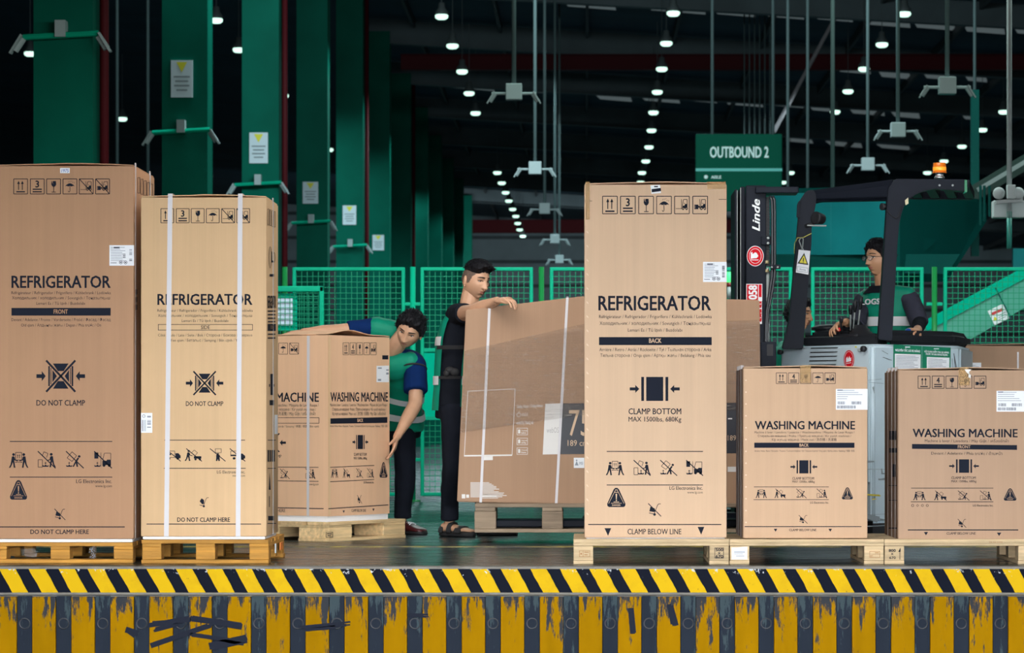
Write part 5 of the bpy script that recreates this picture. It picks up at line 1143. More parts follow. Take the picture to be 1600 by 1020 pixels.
# beacon
q = W(1468, 279, 18.52)
bb = MB().lathe(q, (0, 0, 1), [(0, .035), (.012, .032), (.014, .026), (.032, .026), (.034, .038), (.044, .04)], 24).build('beacon_base', mat('chrome', (.55, .58, .60), rough=.25, metal=.8), t, True)
def amber():
    m = mat('amber', (.72, .16, .01), rough=.25, emit=(.85, .22, .015), estr=.16); return m
MB().lathe(q+Vector((0, 0, .036)), (0, 0, 1), [(0, .046), (.006, .046), (.008, .042), (.06, .041), (.064, .04), (.065, .005)], 28).build('beacon_lens', amber(), t, True)
MB().lathe(q+Vector((0, -.0, .05)), (0, 0, 1), [(0, .0425), (.004, .0435), (.02, .0435), (.024, .0425)], 28).build('lens_ring', mat('amber_glow', (.9, .35, .03), rough=.2, emit=(1, .38, .03), estr=.55), t, True)
# mast
MDp = 18.2; MY = MDp+CAM[1]
mx0, mx1 = W(1165.5, 0, MDp).x, W(1197, 0, MDp).x; mz = W(0, 289.5, MDp).z
MB().box(mx0, mx1, MY, MY+.07, .1, mz, .006).build('mast_channel', DARKSTEEL, t)
MB().box(W(1157, 0, MDp+.1).x, W(1164, 0, MDp+.1).x, MY+.08, MY+.62, .1, W(0, 290, MDp).z, .004).build('mast_channel', DARKSTEEL, t)
MB().box(W(1148, 0, MDp+.1).x, W(1152.5, 0, MDp+.1).x, MY+.1, MY+.6, .1, W(0, 294, MDp).z, .004).build('mast_channel', DARKSTEEL, t)
MB().box(mx0, mx1, MY+.66, MY+.73, .1, mz, .006).build('mast_channel', DARKSTEEL, t)
MB().box(W(1157.6, 0, MDp).x, W(1158.6, 0, MDp).x, MY+.066, MY+.079, .1, W(0, 292, MDp).z).build('channel_edge', GREYSTEEL, t)
MB().box(W(1152.4, 0, MDp).x, W(1153.3, 0, MDp).x, MY+.066, MY+.079, .1, W(0, 296, MDp).z).build('channel_edge', GREYSTEEL, t)
a_ = W(1180, 302.5, MDp); b_ = W(1247, 292.5, MDp); MB().box(a_.x, b_.x, MY-.05, MY+.16, a_.z, b_.z, .006).build('mast_crossbar', DARKSTEEL, t)
m = MB()
for k in range(46):
    zc = W(0, 308+k*2.35, MDp).z; xc = W(1199.5, 0, MDp).x; w = .016 if k % 2 else .011; m.box(xc-w, xc+w, MY+.02, MY+.035, zc-.0042, zc+.0042)
for k in range(4): m.box(W(1195+k*.1, 0, MDp).x, W(1196+k*.1, 0, MDp).x, MY+.03, MY+.05, W(0, 420, MDp).z, W(0, 306, MDp).z)
o = m.build('lift_chain', BLACK, t)
MB().tube([W(1199.5, 418, MDp+.02), W(1199.5, 574, MDp+.02)], .012, 10).build('lift_rod', GREYSTEEL, t, True)
for (dx, rr) in ((0, .009), (4.2, .009)):
    pts = [(1203+dx, 306), (1206+dx, 313), (1206.5+dx, 330), (1206.5+dx, 405), (1206+dx, 430), (1202+dx*.9, 460), (1198+dx*.6, 485), (1196.5+dx*.5, 510), (1196+dx*.5, 535), (1195+dx*.5, 577)]
    MB().tube([W(a_, b_, MDp-.02) for a_, b_ in pts], rr, 8).build('hydraulic_hose', mat('hose_black', (.02, .024, .03), rough=.3), t, True)
MB().box(W(1189, 0, MDp).x, W(1204, 0, MDp).x, MY-.02, MY+.02, W(0, 383, MDp).z, W(0, 369, MDp).z, .005).build('chain_anchor', DARKSTEEL, t)
for py in (372, 380): q = W(1200, py, MDp-.02); MB().lathe(q, (0, -1, 0), [(0, .009), (.008, .009), (.010, .005)], 10).build('anchor_bolt', GREYSTEEL, t, True)
MB().box(W(1203, 0, MDp).x, W(1219, 0, MDp).x, MY-.045, MY-.035, W(0, 421, MDp).z, W(0, 414, MDp).z, .003).build('hose_clamp', DARKSTEEL, t)
for px in (1206, 1215): q = W(px, 417.5, MDp-.046); MB().lathe(q, (0, -1, 0), [(0, .007), (.006, .007), (.008, .003)], 10).build('clamp_bolt', GREYSTEEL, t, True)
for py in (411.5, 425): q = W(1198.5, py, MDp-.0); MB().tube([q, q+Vector((0, 0, .018))], .013, 6).build('hose_nut', mat('brass', (.45, .38, .22), rough=.4, metal=.6), t)
MB().box(W(1187.5, 0, MDp).x, W(1212, 0, MDp).x, MY-.06, MY+.1, .06, W(0, 534, MDp).z, .006).build('fork_carriage', DARKSTEEL, t)
MB().box(W(1197.5, 0, MDp).x, W(1207, 0, MDp).x, MY-.063, MY-.059, W(0, 556, MDp).z, W(0, 538, MDp).z).build('carriage_recess', BLACK, t)
for yy in (t4d+CAM[1]+.14, t4d+CAM[1]+.34):
    MB().box(fp(770, t4d), fp(1195, MDp), yy-.05, yy+.05, b4+.03, b4+.075, .008).build('fork', DARKSTEEL, t)
for yy in (MY+.02, MY+.75): 
    MB().box(fp(930, MDp), fp(1230, MDp), yy+.02, yy+.16, .03, .16, .01).build('support_arm', DARKSTEEL, t)
    MB().lathe(((fp(925, MDp)), yy+.03, .07), (0, 1, 0), [(0, .05), (.01, .07), (.10, .07), (.12, .05)], 20).build('load_wheel', BLACK, t, True)
for (px, d) in ((1300, 19.0), (1440, 19.0)):
    MB().lathe((fp(px, d), d+CAM[1], .115), (0, 1, 0), [(0, .06), (.02, .115), (.14, .115), (.16, .06)], 22).build('drive_wheel', BLACK, t, True)
LW = mat('logo_white', (.78, .84, .86), rough=.5)
p = Print('mast_lettering', t, (0, MY, 0), (0, -1, 0), [LW], .0014); p.text('Linde', 361, 311, 1187, 11.5, .02, shear=.3, rot='up'); p.build()
p = Print('round_sticker', t, (0, MY, 0), (0, -1, 0), [MATS['sticker_red'], WHITE], .0014); p.circ(1180, 400, 13.2, 1, 0, 32, 16); p.circ(1180, 400, 12.4, 0, 1, 32, 15); p.ring(1180, 400, 9.6, .6, 1, 2, 32, 11.8); p.poly([(1173, 404.5), (1173, 395), (1175.5, 393.5), (1176, 397), (1180, 394), (1182.5, 395.5), (1185, 400), (1182, 403.5), (1178, 403.5)], 1, 2); p.rect(1173, 405.5, 1185, 406.6, 1, 2); p.build('red round sticker')
p = Print('number_plate', t, (0, MY, 0), (0, -1, 0), [MATS['sticker_red'], WHITE], .0014); p.rect(1166, 443.5, 1191, 470, 1); p.rect(1167, 444.5, 1184.5, 469, 0, 1); p.text('058', 468, 445.5, 1182.5, 12.5, .04, 1, 2, rot='up'); p.rect(1185.5, 444.5, 1190, 464, 0, 1); p.text('058', 503, 470, 1190, 3.4, .03, 0, 1, rot='up'); p.rect(1186, 470, 1190.5, 506, 1)
for k in range(4): p.rect(1187, 476+k*7, 1189.5, 481+k*7, 0, 1)
p.build('red number plate reading 058')
# hanging warning tag on the left post
w = thing('warning_tag', 'white warning tag with a yellow triangle hanging on the left guard post', 'tag', W(1256, 428, 18.82))
td = 18.84; MB().prism([W(1248, 390, td), W(1266, 392, td), W(1263, 429, td), W(1243.5, 425.5, td)], (0, -.002, 0)).build('tag_card', WHITE, w)
p = Print('tag_print', w, (0, td+CAM[1]-.002, 0), (0, -1, 0), [YTRI, INK, MATS['label_grey']], .001); p.poly([(1256.5, 395), (1263, 414), (1246, 411.5)], 1); p.poly([(1256.2, 398.5), (1260.8, 412), (1248.8, 410.2)], 0, 1); p.line(1255.5, 403, 1255, 408.5, 1.4, 1, 2); p.circ(1255, 410, .7, 1, 2); p.poly([(1245.5, 416), (1245, 423.5), (1262, 426), (1262.5, 418.5)], 2, 0); p.poly([(1246.1, 416.7), (1245.7, 422.9), (1261.4, 425.3), (1261.9, 419.1)], 3 if False else 0, 1)
p.mats = [YTRI, INK, MATS['label_grey'], WHITE]; p.M = [3 if (i == len(p.M)-1) else v for i, v in enumerate(p.M)]; p.text('Warning', 1249, 1259, 421.6, 2.4, .02, 2, 2, .12); p.build()
MB().tube([W(1255.5, 390.5, td-.01), W(1252, 386, td-.01), W(1248.5, 376, td-.01), W(1251, 371.5, td-.01), W(1255, 373, td-.01), W(1254, 386, td-.01), W(1251.5, 390.5, td-.01)], .004, 6).build('hook', GREYSTEEL, w, True)
MB().tube([W(1241, 396, td-.005), W(1241.5, 380, td-.01), W(1246, 371.5, td-.012), W(1255, 371, td-.012), W(1268, 364.5, td-.012)], .0025, 5).build('cord', mat('yellow_cord', (.60, .55, .12), rough=.6), w, True)
# ------------------------------------------------------------------ people
def ringloft(rings, n=20, e=2.0, cap=True, sector=None):
    """rings: (centre, a, b) with a, b half-axis vectors; sector = (a0, a1) in radians for an open shell"""
    V = []; F = []; m = len(rings)
    a0, a1 = sector if sector else (0, 2*PI); closed = sector is None
    N_ = n if closed else n+1
    for (c, a, b) in rings:
        for k in range(N_):
            t = a0+(a1-a0)*k/n; ct, st = math.cos(t), math.sin(t)
            q = (abs(ct)**e+abs(st)**e)**(-1/e)
            V.append(Vector(c)+Vector(a)*ct*q+Vector(b)*st*q)
    for i in range(m-1):
        for k in range(n): 
            k2 = (k+1) % N_; F.append((i*N_+k, i*N_+k2, (i+1)*N_+k2, (i+1)*N_+k))
    if cap and closed: F += [tuple(range(n-1, -1, -1)), tuple((m-1)*n+k for k in range(n))]
    return V, F
def limb(pts, rad, n=14, flat=None, round_ends=(True, True)):
    """tapered limb through joints; radii per point, smoothly resampled"""
    P = [Vector(p) for p in pts]; L = []
    for i in range(len(P)-1):
        for k in range(5):
            f = k/5; L.append((P[i].lerp(P[i+1], f), rad[i]+(rad[i+1]-rad[i])*(f*f*(3-2*f))))
    L.append((P[-1], rad[-1]))
    def rnd(p, d, r): return [(p+d*r*math.sin(a), max(r*math.cos(a), .0008)) for a in (.5, 1.0, 1.4)]
    if round_ends[1]: L += rnd(P[-1], (P[-1]-P[-2]).normalized(), rad[-1])
    if round_ends[0]: L = list(reversed(rnd(P[0], (P[0]-P[1]).normalized(), rad[0])))+L
    pr = [q[0] for q in L]; rr = [q[1] for q in L]
    # light corner smoothing at the joints
    for _ in range(2): pr = [pr[0]]+[(pr[i-1]+pr[i]*2+pr[i+1])/4 for i in range(1, len(pr)-1)]+[pr[-1]]
    m = MB().tube(pr, rr, n); return m.V, m.F
def union(parts, voxel, smooth=4, wrinkle=0, wscale=14, seed=0):
    V = []; F = []
    for (v, f) in parts:
        k = len(V); V += [tuple(q) for q in v]; F += [tuple(i+k for i in g) for g in f]
    me = bpy.data.meshes.new('u'); me.from_pydata(V, [], F)
    bm = bmesh.new(); bm.from_mesh(me); bmesh.ops.recalc_face_normals(bm, faces=bm.faces[:]); bm.to_mesh(me); bm.free()
    o = bpy.data.objects.new('u', me); TMP.collection.objects.link(o)
    r = o.modifiers.new('r', 'REMESH'); r.mode = 'VOXEL'; r.voxel_size = voxel
    if smooth: s = o.modifiers.new('s', 'SMOOTH'); s.iterations = smooth; s.factor = .5
    TVL.update(); ev = o.evaluated_get(TVL.depsgraph); m2 = ev.to_mesh()
    A = np.empty(len(m2.vertices)*3); m2.vertices.foreach_get('co', A); A = A.reshape(-1, 3)
    Nn = np.empty(len(m2.vertices)*3); m2.vertices.foreach_get('normal', Nn); Nn = Nn.reshape(-1, 3)
    G = [tuple(p.vertices) for p in m2.polygons]
    ev.to_mesh_clear(); TMP.collection.objects.unlink(o); bpy.data.objects.remove(o)
    if wrinkle:
        w = np.array([noise.noise(Vector((p[0]*wscale+seed, p[1]*wscale, p[2]*wscale*.8)))+.5*noise.noise(Vector((p[0]*wscale*2.3+seed, p[1]*wscale*2.3, p[2]*wscale*1.5))) for p in A])
        A = A+Nn*(w*wrinkle)[:, None]
    return A, G
def joinm(parts):
    V = []; F = []; M = []; k = 0
    for (v, f, m) in parts:
        v = np.asarray([tuple(q) for q in v], float).reshape(-1, 3); V.append(v); F += [tuple(i+k for i in g) for g in f]
        M += ([m]*len(f) if np.isscalar(m) else list(m)); k += len(v)
    return np.concatenate(V), F, M

def head_grid(nu=112, nv=84, seed=0):
    """head in its own frame: face towards -Y, up +Z, centre of the skull at the origin"""
    P = np.zeros((nv+1, nu, 3)); D = np.zeros((nv+1, nu, 3))
    g = lambda x, z, cx, cz, sx, sz: math.exp(-((x-cx)/sx)**2-((z-cz)/sz)**2)
    for j in range(nv+1):
        th = PI*j/nv
        for i in range(nu):
            ph = 2*PI*i/nu; d = (math.sin(th)*math.sin(ph), -math.sin(th)*math.cos(ph), math.cos(th)); D[j, i] = d
            x, y, z = d[0]*.077, d[1]*.096, d[2]*.118
            if z < 0:
                t = -z/.118; x *= 1-.24*t**1.9
                if y > 0: y *= 1-.50*t
                else: y *= 1+.10*t*(1-t*.3)
            if y < 0 and z > .02: y *= 1+.02*math.sin(min(1, (z-.02)/.06)*PI)
            if y < -.01:
                w = min(1, (-y-.01)/.03); ax = abs(x)
                f = 0
                if z > -.034: zz = (.032-z)/.062; nr = max(0, min(1, zz)); f += .024*nr**1.15*math.exp(-(x/(.009+.005*nr))**2)
                else: f += .024*math.exp(-((z+.034)/.006)**2)*math.exp(-(x/.013)**2)
                f += .008*g(ax, z, .014, -.029, .008, .009)
                f += -.011*g(ax, z, .033, .010, .017, .012)+.004*g(ax, z, .032, .009, .012, .006)
                f += .0055*g(ax, z, .030, .031, .022, .009)+.004*g(ax, z, .048, -.022, .022, .02)
                f += .006*g(x, z, 0, -.052, .022, .007)+.006*g(x, z, 0, -.066, .020, .007)-.004*g(x, z, 0, -.0595, .026, .0028)
                f += .010*g(x, z, 0, -.098, .020, .016)-.003*g(x, z, 0, -.080, .022, .006)
                y -= f*w
            P[j, i] = (x, y, z)
    F = [(j*nu+i, (j+1)*nu+i, (j+1)*nu+(i+1) % nu, j*nu+(i+1) % nu) for j in range(nv) for i in range(nu)]
    return P.reshape(-1, 3), D.reshape(-1, 3), F
HP, HD, HF = head_grid()
def head_surf_y(x, z):
    m = HP[:, 1] < -.02; q = HP[m]; k = np.argmin((q[:, 0]-x)**2+(q[:, 2]-z)**2); return q[k, 1]
SKIN = mat('skin', (.60, .34, .215), rough=.45, var=.06, vscale=18)
SKIN2 = mat('skin_tan', (.55, .29, .165), rough=.45, var=.06, vscale=18)
SKIN.node_tree.nodes['Principled BSDF'].inputs['Subsurface Weight'].default_value = 0
LIP = mat('lip', (.44, .17, .13), rough=.4); STUB = mat('cropped_hair', (.13, .085, .065), rough=.8, var=.3, vscale=120)
HAIR = mat('black_hair', (.008, .008, .011), spec=.2, rough=.55, var=.4, vscale=90, bump=.5, bscale=260); EYEW = mat('eye_white', (.62, .58, .55), rough=.3); EYED = mat('eye_dark', (.012, .009, .008), rough=.25)
def hairline(phi):
    """lowest z with hair by azimuth from the face (0) round to the nape (pi)"""
    a = abs((phi+PI) % (2*PI)-PI)
    return float(np.interp(a, [0, .5, .8, 1.05, 1.25, 1.45, 1.75, 2.2, PI], [.066, .062, .050, .030, -.012, -.020, .018, -.035, -.070]))
def build_head(person, c, f, up, skin, style='short', scale=1.0, glasses=False, expr=0):
    f = Vector(f).normalized(); up = Vector(up); up = (up-f*up.dot(f)).normalized(); rt = f.cross(up)   # rt = viewer's frame x of the head (its +X)
    R = Matrix(((-rt.x, -f.x, up.x), (-rt.y, -f.y, up.y), (-rt.z, -f.z, up.z)))
    c = Vector(c); X = lambda p: c+R@(Vector(p)*scale)
    Rn = np.array(R); V = (HP*scale)@Rn.T+np.array(c)
    cen = np.array([HP[list(q)].mean(0) for q in HF]); fm = np.zeros(len(HF), int)
    lip = (cen[:, 1] < -.06) & ((cen[:, 0]/.022)**2+((cen[:, 2]+.0595)/.0085)**2 < 1); fm[lip] = 1
    if style == 'quiff':
        ang = np.arctan2(cen[:, 0], -cen[:, 1]); hl = np.array([hairline(a) for a in ang])
        fm[(cen[:, 2] > hl) & (cen[:, 2] < .07)] = 2
    parts = [(V, HF, fm)]
    for sx in (-1, 1):   # ears
        e = MB(); M = Matrix.Rotation(sx*.35, 3, 'Z') @ Matrix.Rotation(-.12, 3, 'X')
        e.ell((0, 0, 0), (.009, .020, .033), M, 14, 10); e.ell((sx*.006, -.004, .002), (.006, .010, .018), M, 10, 8); e.ell((0, -.006, -.026), (.007, .010, .012), M, 10, 8)
        parts.append(([X(Vector(q)+Vector((sx*.077, .012, -.008))) for q in e.V], e.F, 0))
    # eyes, brows
    for sx in (-1, 1):
        x = sx*.032; y = head_surf_y(x, .010); lid = -expr*.002
        e = MB().ell((x, y+.0035, .010+lid), (.0135, .006, .0052 if not expr else .0034), None, 16, 8)
        o = mesh_obj('eye', [X(q) for q in e.V], e.F, EYEW, person, True, world=True)
        e = MB().ell((x, y-.0008, .010+lid), (.0062, .0022, .0052 if not expr else .0032), None, 12, 8)
        mesh_obj('iris', [X(q) for q in e.V], e.F, EYED, o, True, world=True)
        pts = [(x+sx*(k*.0042)-0, head_surf_y(x+sx*k*.0042, .0155)-.0012, .0140+lid+.0022*math.cos(k*.42)) for k in range(-4, 5)]
        e = MB().tube([X(q) for q in pts], [.0007]+[.0017]*7+[.0008], 6); mesh_obj('eyelashes', e.V, e.F, EYED, person, True, world=True)
        pts = [(x+sx*k*.005, head_surf_y(x+sx*k*.005, .033)-.0015, .0335+.0022*math.cos(k*.35)-(0.0007*k if k > 0 else 0)) for k in range(-4, 5)]
        e = MB().tube([X(q) for q in pts], [.0018]+[.0034]*6+[.0024, .0012], 6); mesh_obj('eyebrow', e.V, e.F, HAIR, person, True, world=True)
        e = MB().ell((sx*.008, head_surf_y(sx*.008, -.034)-.0005, -.0355), (.0036, .003, .0016), None, 8, 6); mesh_obj('nostril', [X(q) for q in e.V], e.F, mat('nostril', (.16, .06, .04), rough=.7), person, True, world=True)
    # hair shell
    RR = random.Random(11 if style == 'short' else 12); T = .020 if style == 'short' else .019
    th = np.zeros(len(HP)); nz = np.zeros(len(HP))
    for k, (p, d) in enumerate(zip(HP, HD)):
        phi = math.atan2(d[0], -d[1]); hl = hairline(phi); z = p[2]
        if style == 'quiff': hl = max(hl, .058-.010*abs(math.cos(phi))+(.02 if d[1] > .3 else 0)*0)
        hl += .006*noise.noise(Vector(p)*75); v = (z-hl)/.022; v = max(0, min(1, v)); v = v*v*(3-2*v)
        a = noise.noise(Vector((p[0]*90, p[1]*30, p[2]*45)))*.30
        lf = noise.noise(Vector(p)*28+Vector((3, 0, 0)))*.45; t = T*v*(1+a*.9+lf); t *= 1+.45*max(0, -d[1])*max(0, d[2])
        if style == 'quiff':
            front = max(0, min(1, (-d[1]+.1)/.7)); t = v*(.016+.020*front)*(1+a*.4)
        if style == 'short' and d[1] < -.2: t *= 1.15
        th[k] = t if v > 0 else -.004
    out = HP+HD*th[:, None]
    if style == 'quiff': out[:, 1] -= np.maximum(0, th-.012)*.8
    Fh = [q for q in HF if max(th[list(q)]) > 0]
    e = MB(); e.V = [tuple(q) for q in out]; e.F = Fh
    idx = [k for k in range(len(HP)) if th[k] > .004]
    for _ in range(340 if style == 'short' else 240):
        k = RR.choice(idx); p = Vector(out[k]); d = Vector(HD[k]); side = Vector((RR.uniform(-.5, .5), RR.uniform(-.9, .1), RR.uniform(-.5, .2)))
        if style == 'quiff': side = Vector((RR.uniform(.1, .9), -.9, RR.uniform(-.5, .1)))
        elif d.y < -.2 and d.z > .3: side = Vector((RR.uniform(-.5, .5), -.6, .5))
        if th[k] < .012: side = Vector((RR.uniform(-.2, .2), -.25 if d.y < 0 else .1, -1.0))
        dr = (d*.30+(side-d*side.dot(d))*.9).normalized(); L = RR.uniform(.008, .017)*(1.2 if style == 'quiff' else 1)
        e.tube([p-d*.006, p+dr*L*.5+d*.003, p+dr*L], [.0026, .0020, .0004], 4, False)
    oh = mesh_obj('hair', [X(q) for q in e.V], e.F, HAIR, person, True, world=True)
    if glasses:
        g_ = MB(); 
        for sx in (-1, 1):
            cx = sx*.033; pts = [(cx+.023*math.cos(a)*(1 if True else 1), -.112-.0+abs(.023*math.cos(a)+cx)*.12, .006+.0165*math.sin(a)) for a in np.linspace(0, 2*PI, 21)]
            g_.tube(pts, .0017, 6, False); g_.tube([(sx*.056, -.104, .012), (sx*.072, -.07, .012), (sx*.080, 0, .010), (sx*.079, .02, -.002)], .0016, 6)
        g_.tube([(-.011, -.112, .010), (0, -.114, .012), (.011, -.112, .010)], .0015, 6)
        og = mesh_obj('glasses', [X(q) for q in g_.V], g_.F, mat('glasses_frame', (.03, .03, .032), rough=.3, metal=.4), person, True, world=True)
        for sx in (-1, 1):
            l = MB(); cx = sx*.033; l.prism([(cx+.021*math.cos(a), -.1115+abs(.021*math.cos(a)+cx)*.12, .006+.015*math.sin(a)) for a in np.linspace(0, 2*PI, 17)[:-1]], (0, .001, 0))
            gm = MATS.get('lens_glass')
            if not gm:
                gm = mat('lens_glass', (.9, .95, .95), rough=.05); gm.node_tree.nodes['Principled BSDF'].inputs['Alpha'].default_value = .12
            mesh_obj('lens', [X(q) for q in l.V], l.F, gm, og, False, world=True)
    return parts, X
def hand(wrist, d, palm, thumb_side, curl=(.35, .4, .45, .5), bend2=1.0, spread=.10, L=.085, thumb=(.75, .35), s=1.0, flen=1.0):
    """palm, four separate bent fingers and a thumb off the palm's side; palm = direction the palm faces; curl bends towards it"""
    w0 = Vector(wrist); d = Vector(d).normalized(); pn = Vector(palm); pn = (pn-d*pn.dot(d)).normalized(); sd = d.cross(pn)*thumb_side
    parts = []
    rings = [(w0-d*.02*s, sd*.026*s, pn*.019*s), (w0+d*.01*s, sd*.029*s, pn*.017*s), (w0+d*.045*s, sd*.040*s, pn*.016*s), (w0+d*.080*s, sd*.040*s, pn*.013*s), (w0+d*.090*s, sd*.036*s, pn*.009*s)]
    parts.append(ringloft(rings, 14, 2.4))
    lens = [(.042, .025, .020), (.046, .028, .022), (.043, .026, .021), (.034, .020, .018)]
    for k in range(4):
        off = (.030-.0195*k)*s; base = w0+d*(.080-.004*abs(k-1))*s+sd*off
        fd = (d+sd*(spread*(1.5-k)*.7)).normalized(); p = base-fd*.012*s; pts = [p, base]; ang = curl[k]*.6
        q = base
        for j, l in enumerate(lens[k]):
            v = fd*math.cos(ang)+pn*math.sin(ang); q = q+v*l*s*flen; pts.append(q); ang += curl[k]*(1.1 if j == 0 else .8)*bend2
        parts.append(limb(pts, [.0092*s, .0094*s, .0086*s, .0078*s, .0066*s], 10))
    tb = w0+d*.022*s+sd*.026*s+pn*.004*s
    td = (d*math.cos(thumb[0])+sd*math.sin(thumb[0])+pn*.25).normalized(); t2 = (td+d*.35+pn*thumb[1]).normalized(); t3 = (t2+d*.2+pn*thumb[1]*.8).normalized()
    parts.append(limb([tb-td*.015*s, tb+td*.028*s, tb+td*.028*s+t2*.034*s, tb+td*.028*s+t2*.034*s+t3*.026*s], [.013*s, .0115*s, .0100*s, .0075*s], 10))
    return parts
TR = [(-.14, .150, .112), (-.02, .170, .122), (.2, .160, .112), (.45, .166, .118), (.68, .186, .126), (.84, .176, .112), (.93, .130, .090), (1.0, .080, .072)]
class Person:
    def __init__(s, label, foot, group=None):
        s.foot = Vector(foot); s.root = None; s.label = label; s.skin = []; s.k = []
    def torso(s, pelvis, neck, side0, front0, side1=None, front1=None, W_=1.0):
        s.pel, s.nk = Vector(pelvis), Vector(neck); s.s0, s.f0 = Vector(side0).normalized(), Vector(front0).normalized(); s.s1, s.f1 = Vector(side1 or side0).normalized(), Vector(front1 or front0).normalized(); s.W = W_
    def ring(s, t, a, b, grow=0):
        sd = s.s0.lerp(s.s1, max(0, min(1, t))).normalized(); fr = s.f0.lerp(s.f1, max(0, min(1, t))).normalized()
        bow = fr*(-.02*math.sin(PI*max(0, min(1, t))))
        return (s.pel.lerp(s.nk, t)+bow, sd*(a*s.W+grow), fr*(b*s.W+grow))
    def rings(s, t0, t1, grow=0, n=9):
        T = [q[0] for q in TR]; out = []
        for t in np.linspace(t0, t1, n): out.append(s.ring(t, np.interp(t, T, [q[1] for q in TR]), np.interp(t, T, [q[2] for q in TR]), grow))
        return out
    def cloth(s, name, parts, m, vox=.009, smooth=5, wr=.004, ws=13, label=None):
        V, F = union(parts, vox, smooth, wr, ws, len(s.k)*3.1); s.k.append((name, V, F, m, label))
    def shell(s, name, rings, m, sector=None, label=None, n=28, e=2.3):
        V, F = ringloft(rings, n, e, False, sector); s.k.append((name, V, F, m, label))
    def add(s, name, mb, m, label=None): s.k.append((name, mb.V, mb.F, m, label))
    def finish(s, skin, headargs, fine, coarse):
        """fine: neck, arms, hands (4 mm); coarse: trunk and legs under the clothes"""
        s.root = bpy.data.objects.new('person', bpy.data.meshes.new('person')); COL.objects.link(s.root); s.root.location = s.foot; tag(s.root, s.label, 'person', 'people at the dock')
        hp, s.X = build_head(s.root, skin=skin, **headargs)
        Vf, Ff = union(fine, .0042, 3); Vc, Fc = union(coarse, .014, 2)
        V, F, M = joinm(hp+[(Vf, Ff, 0), (Vc, Fc, 0)]); V = V-np.array(s.foot)
        me = s.root.data; me.from_pydata(V.tolist(), [], F)
        for m in (skin, LIP, STUB): me.materials.append(m)
        me.polygons.foreach_set('material_index', np.array(M, dtype=np.int32)); me.polygons.foreach_set('use_smooth', np.ones(len(me.polygons), dtype=bool)); me.update()
        for (nm, V, F, m, lb) in s.k: mesh_obj(nm, [tuple(v) for v in V], F, m, s.root, True, None, lb, True)
VEST = mat('vest_green', (.003, .235, .145), rough=.55, spec=.2, var=.10, vscale=8, bump=.15, bscale=30)
NAVY = mat('navy_cotton', (.004, .022, .105), rough=.85, spec=.1, var=.15, vscale=9, bump=.2, bscale=40)
BLKT = mat('black_cotton', (.010, .012, .018), rough=.9, spec=.1, var=.15, vscale=9, bump=.2, bscale=40)
DEN = mat('black_denim', (.010, .012, .019), rough=.9, spec=.1, var=.25, vscale=7, bump=.25, bscale=35)
GRYT = mat('charcoal_cotton', (.040, .042, .062), rough=.9, spec=.1, var=.15, vscale=9, bump=.2, bscale=40)
REFL = mat('reflective_tape', (.66, .68, .70), rough=.35)
SHOE = mat('oxblood_shoe', (.085, .012, .014), rough=.35); SOLE = mat('black_sole', (.015, .015, .017), rough=.7)
def foot_shape(heel, d, L=.25, w=.045, h=.06):
    d = Vector(d).normalized(); sd = d.cross(Vector((0, 0, 1))).normalized(); z = Vector((0, 0, 1)); h0 = Vector(heel)
    rr = [(0, .6, .9), (.06, .85, 1.0), (.25, .85, .95), (.5, .95, .72), (.75, 1.1, .5), (.92, .95, .36), (1.0, .55, .25)]
    return [(h0+d*L*t+z*(h*k/2), sd*w*a, z*(h*k/2)) for (t, a, k) in rr]

# ---- standing worker, arm over the television carton
P = Person('man in black T-shirt and green vest standing with an arm over the television carton', W(708, 838, 18.4))
pel = W(709, 632, 18.32); nk = W(727, 479, 18.17); S_ = Vector((-.15, -1, 0)); F_ = Vector((1, -.15, .0))
P.torso(pel, nk, S_, F_, W_=.92)
sh = W(717, 491, 18.06); el = W(739, 487, 17.76); wr = W(777, 470, 17.56)
sh2 = W(716, 496, 18.34); el2 = W(752, 540, 18.3); wr2 = W(790, 500, 18.15)
fine = [limb([W(731, 498, 18.17), W(733, 474, 18.15), W(738, 450, 18.15)], [.068, .060, .058]), limb([sh, el, el.lerp(wr, .35), wr], [.052, .047, .046, .028]), limb([sh2, el2, wr2], [.05, .045, .028])]
fine += hand(wr, (.66, -.52, .10), (.25, -.10, -.95), -1, curl=(.75, .85, .9, .85), thumb=(.15, .15), s=1.02, bend2=.62, spread=.16)
fine += hand(wr2, (1, 0, .2), (0, -1, 0), 1)
f1 = foot_shape(W(692, 834, 18.48)-Vector((0, 0, .0)), (.80, -.60, 0)); z0 = .028
lift = lambda rr, dz: [(c_+Vector((0, 0, dz)), a_, b_) for (c_, a_, b_) in rr]
h1 = Vector((W(692, 836, 18.48).x, 18.48+CAM[1], .03)); h2 = Vector((W(748, 836, 18.62).x, 18.62+CAM[1], .03))
f1 = foot_shape(h1, (.80, -.60, 0)); f2 = foot_shape(h2, (.97, -.22, 0))
an1 = h1+Vector((.045, -.03, .07)); an2 = h2+Vector((.05, -.01, .07))
hip1 = W(709, 640, 18.22); kn1 = W(706, 735, 18.27); hip2 = W(716, 640, 18.42); kn2 = W(735, 735, 18.45)
fine += [ringloft(f1, 16, 2.3), ringloft(f2, 16, 2.3), limb([an1-Vector((0, 0, .02)), an1+Vector((0, 0, .05))], [.034, .034]), limb([an2-Vector((0, 0, .02)), an2+Vector((0, 0, .05))], [.034, .034])]
coarse = [ringloft(P.rings(-.1, .95, -.02), 18), limb([hip1, kn1, an1+Vector((0, 0, .12)), an1], [.06, .042, .032, .030]), limb([hip2, kn2, an2+Vector((0, 0, .12)), an2], [.06, .042, .032, .030])]
